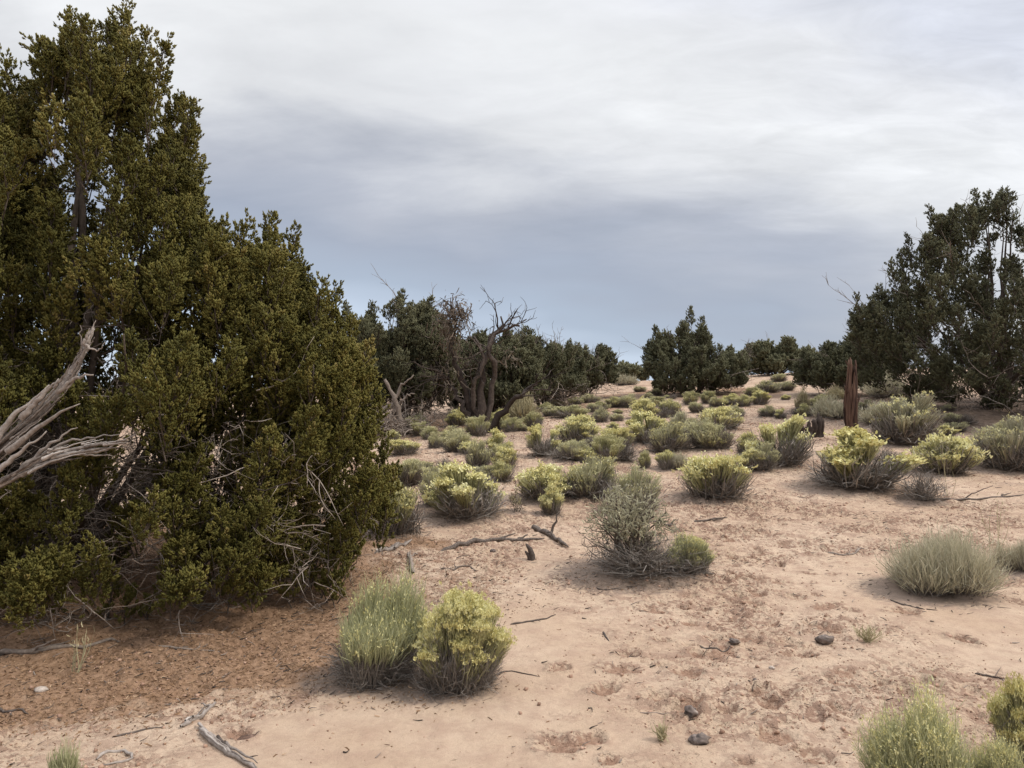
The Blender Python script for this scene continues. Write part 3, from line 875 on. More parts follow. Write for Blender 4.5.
for (q, p) in shr + hero:
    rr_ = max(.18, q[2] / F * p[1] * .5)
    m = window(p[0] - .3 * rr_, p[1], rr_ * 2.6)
    d = np.hypot((GX[m] - p[0] + .3 * rr_) / 1.25, GYY[m] - p[1]) / rr_  # litter patch drawn out away from the sun, bush shade painted in with it
    duff_shade[m] = np.maximum(duff_shade[m], .85 * (1 - sstep(.5, 1.6, d)))
for (x, y, r_, a_) in [(13.0, 20.0, 6.0, .8), (-2.5, 20.5, 4.5, .6), (9.5, 27, 4.0, .6), (6.5, 29, 4.0, .6)]:  # ground darkened under the junipers: litter, with their shade painted in
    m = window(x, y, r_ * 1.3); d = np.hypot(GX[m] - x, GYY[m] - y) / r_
    duff_shade[m] = np.maximum(duff_shade[m], a_ * (1 - sstep(.6, 1.15, d + (fbm(GX[m], GYY[m], 1.1, 3) - .5) * .6)))
duff_shade = np.maximum(duff_shade, .5 * sstep(8, 12, GYY) * sstep(.50, .62, fbm(GX - 11, GYY + 3, .9, 4)) * (1 - sstep(30, 40, GYY)))
c1 = fbm(GX + 3, GYY, .75, 4)
crust = sstep(.47, .60, c1)
# disturbed trail that runs up through the open sand
trail = np.exp(-((GX - (1.75 + .09 * (GYY - 4) + .25 * np.sin(GYY * .9))) / .55) ** 2) * sstep(2.5, 3.3, GYY)
crust = np.clip(np.maximum(crust * .75, trail * .95) + sstep(6.8, 9.0, GYY) * .55, 0, 1)
crust *= .30 + .70 * sstep(.42, .60, fbm(GX * .8 + 2, GYY * 1.5 - 6, 1.7, 4, .6))
smooth_patch = np.exp(-(((GX - .25) / .75) ** 2 + ((GYY - 5.3) / .9) ** 2))
crust *= 1 - .75 * smooth_patch
nearw = 1 - sstep(14, 30, dist)
rough = (fbm(GX, GYY, 9, 3) - .5)
ridg = np.abs(fbm(GX + 7, GYY, 5.5, 3) - .5) * 2
chip = sstep(.53, .60, fbm(GX - 5, GYY + 9, 13, 3, .6))
clod = sstep(.56, .66, fbm(GX + 21, GYY - 4, 3.6, 3, .6)) * sstep(7, 11, GYY)
zz = zz + nearw * clod * .035 * (.4 + .6 * crust)
zz = zz + nearw * (rough * (.012 + .022 * crust) + crust * chip * .022 - crust * (1 - ridg) ** 3 * .026)
FR = R_(41); dug = np.zeros_like(GX)
feet = []
for i in range(120):
    t = FR.uniform(3.1, 9.5)
    feet.append((1.75 + .09 * (t - 4) + .25 * math.sin(t * .9) + FR.normal() * .62, t, FR.uniform(.035, .10), FR.uniform(.014, .036)))
for (px, py) in [(560, 668), (605, 690), (590, 740), (690, 645), (720, 640), (688, 672), (715, 655), (560, 745), (850, 610), (905, 612), (655, 610),
                 (760, 690), (800, 655), (240, 735), (905, 690), (965, 640), (830, 705), (775, 735), (610, 760), (700, 700)]:
    p = hit(px, py); feet.append((p[0], p[1], FR.uniform(.05, .12), FR.uniform(.02, .04)))
for (x, y, r_, dp) in feet:
    m = window(x, y, r_ * 3)
    a = FR.uniform(0, PI); ex = FR.uniform(1.0, 1.7)
    dx, dy = GX[m] - x, GYY[m] - y
    ux, uy = dx * math.cos(a) + dy * math.sin(a), -dx * math.sin(a) + dy * math.cos(a)
    dd = np.hypot(ux / ex, uy) / r_ + (fbm(GX[m] + x, GYY[m], 14, 2) - .5) * .5
    zz[m] += -dp * (1 - sstep(.55, .95, dd)) + dp * .45 * np.exp(-((dd - 1.15) / .22) ** 2)
    dug[m] = np.maximum(dug[m], (1 - sstep(.45, 1.1, dd)) * FR.uniform(.35, 1))
    crust[m] = np.maximum(crust[m], .8 * (1 - sstep(.8, 1.5, dd)))

zz = zz + nearw * np.clip(lit, 0, 1) * ((fbm(GX, GYY, 11, 3, .6) - .5) * .045 + (fbm(GX + 5, GYY, 3, 3) - .5) * .05)
ny, nx = GX.shape
me = bpy.data.meshes.new('ground')
V = np.stack([GX, GYY, zz], -1).reshape(-1, 3).astype(np.float32)
ii = (np.arange(ny - 1)[:, None] * nx + np.arange(nx - 1)[None]).ravel()
Q = np.stack([ii, ii + 1, ii + nx + 1, ii + nx], 1).astype(np.int32)
me.vertices.add(len(V)); me.vertices.foreach_set('co', V.ravel())
me.loops.add(Q.size); me.loops.foreach_set('vertex_index', Q.ravel())
me.polygons.add(len(Q)); me.polygons.foreach_set('loop_start', np.arange(0, Q.size, 4, dtype=np.int32))
me.polygons.foreach_set('use_smooth', np.ones(len(Q), bool))
me.update(calc_edges=True)
for nm, arr in (('litter', lit), ('crust', crust), ('duff_shade', duff_shade), ('dug', dug)):
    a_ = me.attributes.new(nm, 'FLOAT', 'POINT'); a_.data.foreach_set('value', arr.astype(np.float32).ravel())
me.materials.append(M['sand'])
ground = bpy.data.objects.new('ground', me); COL.objects.link(ground)
ground['kind'] = 'structure'; ground['label'] = 'pinkish sandy ground rising to a low crest'; ground['category'] = 'ground'


def gz(x, y):
    """height of the finished ground sheet"""
    x, y = np.asarray(x, float), np.asarray(y, float)
    i = np.clip(np.searchsorted(gx, x) - 1, 0, nx - 2); j = np.clip(np.searchsorted(gy, y) - 1, 0, ny - 2)
    fx = (x - gx[i]) / (gx[i + 1] - gx[i]); fy = (y - gy[j]) / (gy[j + 1] - gy[j])
    return (zz[j, i] * (1 - fx) + zz[j, i + 1] * fx) * (1 - fy) + (zz[j + 1, i] * (1 - fx) + zz[j + 1, i + 1] * fx) * fy


# ------------------------------------------------------------------ place the shrubs
protos = {}
SPEC = {
 'Y': [lambda o, r: shrub_parts(o, r, 20, 62, 150, .0085, .85, 'rb_green', 'rb_flower', .26, .6, .056),
       lambda o, r: shrub_parts(o, r, 15, 80, 150, .0085, .75, 'rb_green', 'rb_flower', .30, .5, .06),
       lambda o, r: shrub_parts(o, r, 24, 52, 150, .0085, .95, 'rb_green', 'rb_flower', .24, .7, .052),
       lambda o, r: shrub_parts(o, r, 11, 100, 180, .0085, .85, 'rb_green', 'rb_flower', .32, .8, .062)],
 'G': [lambda o, r: shrub_parts(o, r, 16, 70, 150, .0085, .5, 'rb_green', 'rb_fade', .3, .5, .04),
       lambda o, r: shrub_parts(o, r, 12, 80, 130, .0085, .35, 'rb_green', 'rb_flower', .4, .6, .04, .8),
       lambda o, r: shrub_parts(o, r, 20, 55, 160, .0085, .45, 'rb_green', 'rb_fade', .3, .7, .04)],
 'P': [lambda o, r: shrub_parts(o, r, 17, 62, 220, .008, .3, 'rb_pale', 'rb_fade', .36, 1.0, .038),
       lambda o, r: shrub_parts(o, r, 12, 72, 240, .008, .42, 'rb_pale', 'rb_fade', .42, .9, .04),
       lambda o, r: shrub_parts(o, r, 22, 46, 240, .008, .25, 'rb_pale', 'rb_flower', .3, 1.2, .038)],
 'S': [lambda o, r: shrub_parts(o, r, 22, 55, 200, .008, .3, 'sage', 'rb_fade', .3, .8, .04, 1.0),
       lambda o, r: shrub_parts(o, r, 17, 60, 240, .008, .2, 'sage', 'rb_flower', .34, 1.0, .04, 1.0)],
 'B': [lambda o, r: broom_parts(o, r, 1000, .007, 'broom', 350, .5, 4), lambda o, r: broom_parts(o, r, 900, .008, 'broom', 450, .5, 3)],
 'T': [lambda o, r: broom_parts(o, r, 700, .009, 'tan', 260, .5, 3)],
 'D': [lambda o, r: dead_parts(o, r, 240, .0065, .4), lambda o, r: dead_parts(o, r, 170, .007, .5)],
 'X': [lambda o, r: sage_parts(o, r, 4, 220, 'grey_stem', 'tan', .012, .3, 20)],
}
count = {}
for q_ in 'YGP':
    SPEC[q_] = SPEC[q_] + SPEC[q_]
SPEC['B'] = SPEC['B'] + SPEC['B']
for (row, p) in shr:
    px, py, w, hh, ty, nm, lab = row
    k = count.get(ty, 0); count[ty] = k + 1
    v = k % len(SPEC[ty]); key = (ty, v, nm)
    if key not in protos:
        o = empty(nm, (0, 0, 0)); SPEC[ty][v](o, R_(100 + 13 * v + ord(ty))); protos[key] = o
    else:
        o = copy_thing(protos[key])
    sc = p[1] / F
    o.location = (p[0], p[1], float(gz(p[0], p[1])) - .01)
    o.scale = (w * sc * 1.24, w * sc * 1.12, hh * sc * 1.08)
    o.rotation_euler = (0, 0, float(rng.uniform(0, 6.28)))
    grp = GT if lab == TINY else GF[ty] if nm == 'scrub_plant' else {'Y': GY, 'G': GG, 'P': GG, 'T': GG, 'X': GG}.get(ty, GD)
    tag(o, lab, 'bush', grp)


def hero_shrub(i, nm, lab, fn, cat='bush', group=None, rz=0.0, tilt=(0, 0), seed=0):
    q, p = hero[i]; sc = p[1] / F
    o = empty(nm, (p[0], p[1], float(gz(p[0], p[1])) - .01)); fn(o, R_(700 + i + seed))
    o.scale = (q[2] * sc, q[2] * sc * .95, q[3] * sc); o.rotation_euler = (tilt[0], tilt[1], rz)
    tag(o, lab, cat, group); return o


hero_shrub(0, RB, 'greener of the two paired bushes on the bare sand, with a drooping grey skirt',
           lambda o, r: broom_parts(o, r, 5200, .0036, 'rb_lime', 3200, .5, 4, .28, .026, .52, (.10, 0), 1300), 'bush', GG, seed=1)
hero_shrub(1, RB, 'yellower of the two paired bushes on the bare sand, covered in pale flowers',
           lambda o, r: shrub_parts(o, r, 34, 150, 900, .0042, .8, 'rb_green', 'rb_flower', .18, 1.1, .025, 1.0, .03, (.14, 0), True, 13, .34), 'bush', GY, seed=2)
hero_shrub(2, SG, 'tall open grey sage with dark twisted branches in the middle of the slope',
           lambda o, r: sage_parts(o, r, 11, 2300, 'grey_stem', 'sage', .0056, .42, 240), 'bush', GD, seed=7)
hero_shrub(3, RB, 'small smooth round lime-green bush tucked against the tall grey sage',
           lambda o, r: shrub_parts(o, r, 26, 110, 260, .0062, .6, 'rb_lime', 'rb_flower', .2, .7, .026, 1.0, .0, (0, 0), True), 'bush', GG)
hero_shrub(4, RB, 'grey-green broom-like bush alone on open sand, widest on its patch',
           lambda o, r: broom_parts(o, r, 4200, .0034, 'broom', 1500, .55, 5), 'bush', GG)
hero_shrub(5, DS, 'low dull grey broom clump beside the bigger broom-like bush',
           lambda o, r: broom_parts(o, r, 1100, .005, 'broom', 900, .5, 3), 'bush', GD)
hero_shrub(6, RB, 'tall yellow-green bush cut by the bottom of the picture, with wispy upright shoots',
           lambda o, r: broom_parts(o, r, 4600, .0038, 'rb_lime', 900, .5, 5, .55, .026, .3, (-.12, 0), 200), 'bush', GY)
hero_shrub(7, RB, 'golden yellow flowering bush cut by the corner edge of the picture',
           lambda o, r: shrub_parts(o, r, 26, 150, 500, .0046, .95, 'rb_green', 'rb_flower', .25, .6, .034, 1.0, .01, (0, 0), True, 10), 'bush', GY)
hero_shrub(8, RB, 'short wispy bush between the tall wispy bush and the golden corner bush',
           lambda o, r: broom_parts(o, r, 2200, .005, 'rb_lime', 500, .5, 3, .55, .03, .3, (0, 0), 120), 'bush', GY)
hero_shrub(9, RB, 'small lime-green sprout among grey twigs at the bottom edge below the juniper',
           lambda o, r: broom_parts(o, r, 520, .010, 'rb_lime', 160, .5, 3), 'bush', GG)
hero_shrub(10, DS, 'wide low skirt of dead grey twigs under the tall grey sage',
           lambda o, r: dead_parts(o, r, 420, .0034, .55), 'bush', GD)

# ------------------------------------------------------------------ trees
LIMB_A = [(-150, 600), (-60, 505), (0, 445), (40, 412), (72, 372), (92, 335), (104, 300)]
LIMB_B = [(-110, 560), (-30, 500), (10, 478), (50, 456), (90, 446), (126, 441)]


def hides_limb(p_, org):
    """no foliage grows right in front of the dead limb (it died where it broke)"""
    for q in (p_[1], p_[1] * .5 + p_[0] * .5, p_[0]):
        w_ = q + org
        if w_[1] > 5.35: continue
        for ln_ in (LIMB_A, LIMB_B):
            for a_, b_ in ln_[2:6]:
                v_ = at(a_, b_, 5.3)
                if math.hypot(v_[0] - w_[0], v_[2] - w_[2]) < .20: return True
    return False


juniper('juniper_tree', 'huge olive-green juniper with many pointed tops and a broken silver limb',
        [(-240, 330), (-190, 240), (-120, 130), (-60, 70), (-10, 58), (10, 62), (40, 48), (68, 14), (85, 34), (100, 40), (128, 8), (146, 30), (165, 42), (178, 90), (194, 112), (196, 150),
         (200, 205), (222, 222), (246, 222), (272, 218), (296, 232), (306, 280), (322, 284), (336, 286), (350, 318), (368, 345), (380, 400), (394, 470)],
        [(-240, 590), (-120, 600), (0, 590), (60, 560), (120, 585), (180, 580), (250, 560), (300, 575), (340, 580), (370, 545), (394, 510)],
        75, 6.7, 660, .76, .26, .082, 96, M['juniper'], R_(21), depth=.66, edge=120, low=20, near=True,
        peaks=[(68, 14, .9), (128, 6, 1.0), (148, 32, .9), (165, 42, .8), (192, 104, .85), (190, 165, .7), (222, 220, .7), (246, 222, .8), (272, 217, .9), (296, 231, .8),
               (322, 283, .75), (336, 286, .8), (352, 318, .8), (368, 345, .9), (379, 388, .9), (386, 440, .8), (392, 470, .6), (388, 505, .55), (100, 60, .9), (40, 50, .9), (5, 58, .9),
               (372, 470, .8), (360, 520, .6), (345, 560, .55), (325, 575, .5), (15, 540, .7, -1.2), (40, 556, .55, -1.2), (-25, 530, .8, -1.2), (60, 575, .4, -1.1), (128, 590, .5, -1.0), (150, 600, .45, -.9), (112, 575, .5, -.9),
               (200, 560, .6, -.6), (228, 548, .6, -.4), (262, 560, .5, -.3), (290, 540, .6, -.2), (170, 555, .5, -.4), (85, 520, .5, .6), (190, 500, .6, .8), (320, 540, .6), (335, 560, .5, -.3), (300, 565, .5, -.4)],
        nstem=9, trunk_r=.08, twigs=1350, twig_len=.55, base_dx=-.25, lean=.5,
        holes=[(125, 500, .5, .7), (235, 515, .45, .6), (60, 490, .5, .7), (105, 150, .3, .5), (70, 420, .4, .7)], clear=hides_limb)
big = bpy.context.scene.objects['juniper_tree']


def limb_local(root, pts, Y, r0, r1, mb, r, sides=9, tint=.5, wob=.012, dy=0.0):
    P = np.array([at(a, b, Y + dy * i / max(1, len(pts) - 1)) for i, (a, b) in enumerate(pts)])
    t = np.linspace(0, len(P) - 1, 14)
    Q = np.stack([np.interp(t, np.arange(len(P)), P[:, c]) for c in range(3)], 1)
    Q[1:-1] = Q[1:-1] * .5 + (Q[:-2] + Q[2:]) * .25
    Q += r.normal(size=Q.shape) * wob * .5
    rad = np.linspace(r0, r1, 14) * r.uniform(.9, 1.1, 14)
    mb.tubes(Q - np.array(root.location), rad, sides, tint)


lr_ = R_(5); sm = MB()
limb_local(big, [(-150, 600), (-60, 505), (0, 445), (40, 412), (70, 380), (84, 352), (94, 328)], 5.2, .08, .010, sm, lr_, 11, .4, .012, .25)
limb_local(big, [(-110, 560), (-30, 500), (10, 478), (50, 456), (90, 446), (126, 441)], 5.15, .045, .005, sm, lr_, 10, .5, .01, .0)
for pts, a, b in [([(8, 452), (40, 425), (80, 403)], .035, .006), ([(20, 470), (48, 445), (76, 428)], .028, .005), ([(22, 418), (42, 396), (58, 379)], .035, .008),
                  ([(58, 392), (76, 378), (92, 375)], .025, .009), ([(60, 455), (100, 452), (136, 434)], .02, .005), ([(-10, 478), (20, 452), (46, 432)], .03, .006),
                  ([(72, 374), (82, 352), (80, 326)], .014, .003), ([(30, 462), (70, 440), (118, 434)], .02, .005), ([(86, 345), (98, 352), (106, 342)], .012, .003),
                  ([(-20, 455), (15, 415), (50, 385)], .04, .008), ([(50, 450), (90, 455), (112, 456)], .016, .004)]:
    limb_local(big, pts, 5.12 + lr_.uniform(-.08, .08), a * .75, b * .6, sm, lr_, 6, float(lr_.uniform(.45, .8)), .01)
A_ = [(-150, 600), (-60, 505), (0, 445), (40, 412), (70, 380), (84, 352), (94, 328)]; B_ = [(-110, 560), (-30, 500), (10, 478), (50, 456), (90, 446), (126, 441)]
for q_ in range(70):
    src = A_ if q_ % 3 else B_
    i0 = lr_.uniform(1.2, len(src) - 1.6); i1 = min(len(src) - 1, i0 + lr_.uniform(.5, 1.5))
    tt_ = np.linspace(i0, i1, 4); w_ = np.interp((i0 + i1) / 2, [0, 2, len(src) - 1], [22, 13, 4])
    ox, oy = lr_.normal() * w_ * .36, lr_.normal() * w_ * .36
    pts = [(np.interp(t, range(len(src)), [p[0] for p in src]) + ox, np.interp(t, range(len(src)), [p[1] for p in src]) + oy * (1 + .25 * n_)) for n_, t in enumerate(tt_)]
    limb_local(big, pts, (5.16 if q_ % 3 else 5.11) + lr_.uniform(-.06, .03), lr_.uniform(.006, .017), .002, sm, lr_, 5, float(lr_.uniform(.15, .95)), .004)
o_ = sm.build('dead_limb', M['silver'], big, True); o_['label'] = 'broken silver-grey splintered limb'

juniper('juniper_tree', 'dark spreading juniper with see-through ragged top on the shaded ground by the snag',
        [(850, 330), (856, 305), (868, 300), (885, 292), (895, 262), (905, 235), (918, 215), (930, 205), (945, 210), (960, 196), (975, 190), (985, 189), (1000, 195), (1012, 212), (1040, 205), (1075, 230), (1110, 270), (1140, 330), (1160, 380)],
        [(850, 345), (880, 395), (930, 398), (985, 412), (1060, 412), (1120, 410), (1160, 395)],
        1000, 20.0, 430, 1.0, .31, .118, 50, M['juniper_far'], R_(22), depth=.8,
        peaks=[(856, 296, .7), (870, 300, .7), (890, 262, .8), (906, 236, .7), (930, 206, .9), (974, 190, .8), (986, 192, .8), (1014, 214, .9), (1000, 205, .8), (950, 225, .9), (905, 275, .9), (1050, 205, 1)],
        edge=70, low=50, nstem=10, trunk_r=.10, twigs=170, twig_len=1.3, bare_tips=26, lean=.6, holes=[(930, 245, .6, .4), (970, 250, .5, .4)])
juniper('juniper_tree', 'tall dense dark juniper with grey dead limbs beside the big olive juniper',
        [(335, 330), (345, 304), (358, 308), (370, 302), (385, 300), (402, 292), (418, 296), (430, 297), (445, 312), (458, 335), (466, 370)],
        [(335, 405), (370, 404), (400, 400), (440, 405), (466, 400)],
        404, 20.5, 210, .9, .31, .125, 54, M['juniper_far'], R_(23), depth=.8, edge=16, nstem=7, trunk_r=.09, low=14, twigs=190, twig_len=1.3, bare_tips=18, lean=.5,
        peaks=[(402, 292, .8), (345, 304, .7), (430, 298, .8), (372, 302, .7)])
juniper('juniper_tree', 'dark low juniper directly behind the bare dead brown tree',
        [(430, 335), (446, 312), (462, 318), (478, 322), (495, 330), (510, 328), (522, 326), (536, 334), (550, 360)],
        [(436, 408), (480, 412), (520, 405), (545, 400)],
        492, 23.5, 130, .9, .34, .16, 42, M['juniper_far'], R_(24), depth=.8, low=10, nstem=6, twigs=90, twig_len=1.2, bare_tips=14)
juniper('juniper_tree', 'thin juniper full of grey bare twigs between the dead tree and the small leaning juniper',
        [(506, 345), (516, 330), (532, 320), (546, 328), (556, 326), (566, 338), (578, 344), (590, 362)],
        [(508, 392), (545, 398), (582, 392)],
        546, 26, 115, .85, .29, .15, 38, M['juniper_far'], R_(25), depth=.8, nstem=8, twigs=150, twig_len=1.5, low=10, bare_tips=34)
juniper('juniper_tree', 'small thin juniper that ends the dark tree row, leaning over the crest',
        [(560, 355), (572, 342), (585, 338), (594, 346), (604, 342), (613, 350), (618, 366)],
        [(562, 388), (590, 390), (616, 384)],
        583, 30, 80, .8, .28, .18, 32, M['juniper_far'], R_(26), depth=.8, nstem=6, twigs=60, twig_len=1.2, bare_tips=10)
juniper('juniper_tree', 'tiny far juniper in the sky gap on the crest',
        [(614, 372), (622, 366), (632, 365), (644, 370), (650, 376)], [(614, 382), (650, 384)],
        632, 52, 14, .8, .5, .42, 16, M['juniper_far'], R_(27), depth=.8, nstem=4)
juniper('juniper_tree', 'open round juniper alone on the crest, with a bare limb beside the sky gap',
        [(638, 372), (646, 348), (655, 328), (664, 328), (672, 345), (680, 322), (690, 309), (700, 314), (708, 330), (716, 340), (730, 345), (742, 352), (750, 368)],
        [(638, 388), (670, 396), (710, 394), (750, 386)],
        690, 30, 170, .9, .29, .145, 44, M['juniper_far'], R_(28), depth=.8, nstem=8, twigs=40, twig_len=1.4, bare_tips=14,
        peaks=[(655, 327, .8), (690, 308, .9), (703, 318, .8), (742, 352, .7), (664, 332, .7)])
juniper('juniper_tree', 'low dark rounded juniper on the skyline at the top of the bare path',
        [(742, 362), (752, 344), (765, 339), (780, 334), (792, 340), (800, 344), (812, 355)], [(742, 376), (780, 374), (812, 378)],
        778, 42, 46, .9, .42, .36, 19, M['juniper_far'], R_(29), depth=.8, nstem=5, bare_tips=3)
juniper('juniper_tree', 'dark bushy juniper standing behind the red broken snag',
        [(795, 362), (804, 350), (816, 340), (830, 346), (842, 336), (852, 326), (866, 322), (880, 330), (892, 345), (900, 365)],
        [(795, 386), (830, 388), (865, 390), (900, 388)],
        846, 27, 130, .9, .33, .17, 38, M['juniper_far'], R_(30), depth=.8, nstem=7, twigs=50, twig_len=1.3, bare_tips=14)

# dead brown tree ------------------------------------------------------------------
dr = R_(61)
DY = 18.6
DX = (481 - 512) / F * DY
dead = empty('dead_tree', (DX, DY, float(gz(DX, DY)) - .03))
tag(dead, 'bare dead brown tree with fanning trunks in front of the dark junipers', 'tree')
mb, tips = MB(), []
for pts, r0 in [([(481, 418), (462, 385), (452, 350), (455, 312)], .13), ([(482, 418), (482, 370), (490, 345), (503, 318)], .14),
                ([(483, 418), (494, 380), (488, 350), (498, 330), (520, 326)], .11), ([(480, 418), (462, 405), (450, 385), (441, 372)], .10), ([(484, 418), (506, 408), (522, 395), (538, 382)], .13),
                ([(482, 418), (472, 392), (484, 362), (474, 335)], .10)]:
    P = np.array([at(a, b, DY + dr.uniform(-.5, .5) * i / 3) for i, (a, b) in enumerate(pts)]) - np.array(dead.location)
    P[0, 2] = -.1
    t = np.linspace(0, len(P) - 1, 14); Q = np.stack([np.interp(t, np.arange(len(P)), P[:, c]) for c in range(3)], 1)
    Q[1:-1] = Q[1:-1] * .4 + (Q[:-2] + Q[2:]) * .3; Q += dr.normal(size=Q.shape) * .045
    mb.tubes(Q, np.linspace(r0 * .84, .024, 14) * dr.uniform(.85, 1.15, 14), 8, float(dr.uniform(.35, .65)))
    for j in range(5, 14):
        for rep in range(2):
            if dr.random() < .3:
                d = unit((Q[min(j + 1, 13)] - Q[j - 1]) * 2 + dr.normal(size=3) * .5)
                grow(mb, Q[j], d, dr.uniform(.35, .8), .022, 2, dr, tips, .0, (2, 3), 4, .6, .6)
mb.build('trunk', M['brownwood'], dead, True)
mb = MB()
for (a, b, s_, n) in [(452, 312, .2, 260), (461, 316, .2, 220), (447, 328, .26, 240), (456, 345, .3, 120), (448, 372, .35, 120), (508, 356, .25, 60)]:
    c = at(a, b, DY) - np.array(dead.location)
    p = c + dr.normal(size=(n, 3)) * s_ * np.array([.7, .8, .9])
    mb.blades(p, p + dr.normal(size=(n, 3)) * .09 + [0, 0, -.10], .013, .1, np.clip(.5 + dr.normal(size=n) * .25, 0, 1), dr)
o_ = mb.build('dead_foliage', M['dry_leaf'], dead)

# root tangle (grey weathered fallen trunk) by the tall juniper -----------------------
RY = 18.0; RX = (388 - 512) / F * RY
rt = empty('fallen_tree', (RX, RY, float(gz(RX, RY))))
tag(rt, 'grey weathered twisted trunk with a twig tangle at the foot of the tall dense juniper', 'fallen tree')
mb = MB()
for pts, r0, r1 in [([(404, 430), (397, 408), (394, 396), (386, 380)], .10, .03), ([(396, 404), (384, 410), (374, 420)], .075, .03), ([(395, 398), (402, 384), (413, 377)], .045, .015), ([(397, 408), (390, 421), (380, 429)], .06, .02), ([(398, 404), (406, 396), (415, 394)], .04, .012)]:
    P = np.array([at(a, b, RY) for a, b in pts]) - np.array(rt.location)
    t = np.linspace(0, len(P) - 1, 12); Q = np.stack([np.interp(t, np.arange(len(P)), P[:, c]) for c in range(3)], 1)
    Q += dr.normal(size=Q.shape) * .02
    mb.tubes(Q, np.linspace(r0, r1, 12) * dr.uniform(.8, 1.2, 12), 8, .38)
mb.build('trunk', M['deadwood'], rt, True)
mb = MB(); tt = []
for i in range(120):
    a = dr.uniform(0, 2 * PI)
    grow(mb, np.array([dr.normal() * .45, dr.normal() * .4, dr.uniform(.0, .25)]), unit(np.array([math.cos(a), math.sin(a), .35])), dr.uniform(.4, .8), .014, 2, dr, tt, -.1, (2, 3), 4, .7, .6)
mb.build('twigs', M['deadwood'], rt, True)

# red snag ---------------------------------------------------------------------------
sp = hit(853, 441, h); SY = sp[1]
sn = empty('snag', (sp[0], sp[1], float(gz(sp[0], sp[1])) - .02))
tag(sn, 'reddish-brown broken upright snag standing behind the two-headed yellow bush', 'dead trunk')
u = SY / F
mb = MB(); sr = R_(77)
Hs = 86 * u
# a splintered shell of tapering slabs round a rotten core, flaring into roots
for q_ in range(19):
    a0 = q_ * 2 * PI / 13 + sr.uniform(-.2, .2)
    inner = q_ >= 13
    top = Hs * (sr.uniform(.55, 1.0) if not inner else sr.uniform(.3, .7)) if q_ not in (3, 4, 5) else Hs * sr.uniform(.9, 1.02)
    z0 = sr.uniform(-.04, .02) if q_ not in (9, 10) else Hs * .14
    t = np.linspace(0, 1, 16); z = z0 + (top - z0) * t; zn = z / Hs
    rr = np.interp(zn, [-.1, 0, .07, .2, .45, .65, .85, 1], [8.5, 6.2, 4.0, 4.2, 4.9, 3.9, 3.0, 2.6]) * u * (.55 if inner else 1)
    cx = np.interp(zn, [0, .25, .5, .75, 1], [1.5, -1.5, -.5, 1.0, 1.6]) * u
    an = a0 + zn * .8 + sr.normal() * .06
    Q = np.stack([cx + np.cos(an) * rr, np.sin(an) * rr * .9, z], 1) + np.cumsum(sr.normal(size=(16, 3)) * .0035, axis=0)
    mb.tubes(Q, u * np.interp(t, [0, .1, .7, .93, 1], [2.2, 1.6, 1.5, 1.1, .55]) * sr.uniform(.8, 1.25, 16), 7, float(sr.uniform(.15, .8)))
for (x, y, z, ex, ez) in [(-3, -2, .55, -8, .66), (3, -2, .44, 8, .55), (0, 1, .86, -5, .95)]:
    P = np.array([[x * u, y * u, z * Hs], [(x + ex) * .55 * u, y * u, (z + ez) * .5 * Hs], [ex * u, y * u, ez * Hs]])
    mb.tubes(bez(*P, 7), np.linspace(1.7, .3, 7) * u, 6, .5)
mb.build('trunk', M['redwood'], sn, True)

# grey stump pieces -------------------------------------------------------------------
for (px, py, w, hh, lab, sd_) in [(806, 440, 11, 24, 'shorter grey broken stump standing by the path near the snag', 1), (818, 437, 12, 32, 'taller forked grey stump standing by the path near the snag', 2)]:
    p = hit(px, py, h); u = p[1] / F; r = R_(300 + sd_)
    o = empty('stump', (p[0], p[1], float(gz(p[0], p[1])) - .03)); tag(o, lab, 'stump', 'grey stumps near the snag')
    mb = MB()
    for j in range(3):
        x = (j - 1) * w * .26 * u
        P = np.array([[x, r.normal() * .02, 0], [x * 1.2 + r.normal() * .02, r.normal() * .03, hh * u * .5], [x * 1.4 + r.normal() * .04, r.normal() * .03, hh * u * r.uniform(.45, 1.0)]])
        t = np.linspace(0, 2, 9); Q = np.stack([np.interp(t, [0, 1, 2], P[:, c]) for c in range(3)], 1) + r.normal(size=(9, 3)) * .008
        mb.tubes(Q, np.interp(np.linspace(0, 1, 9), [0, .7, 1], [w * .27, w * .2, w * .05]) * u * r.uniform(.85, 1.15, 9), 8, .4)
    mb.build('wood', M['brownwood'], o, True)

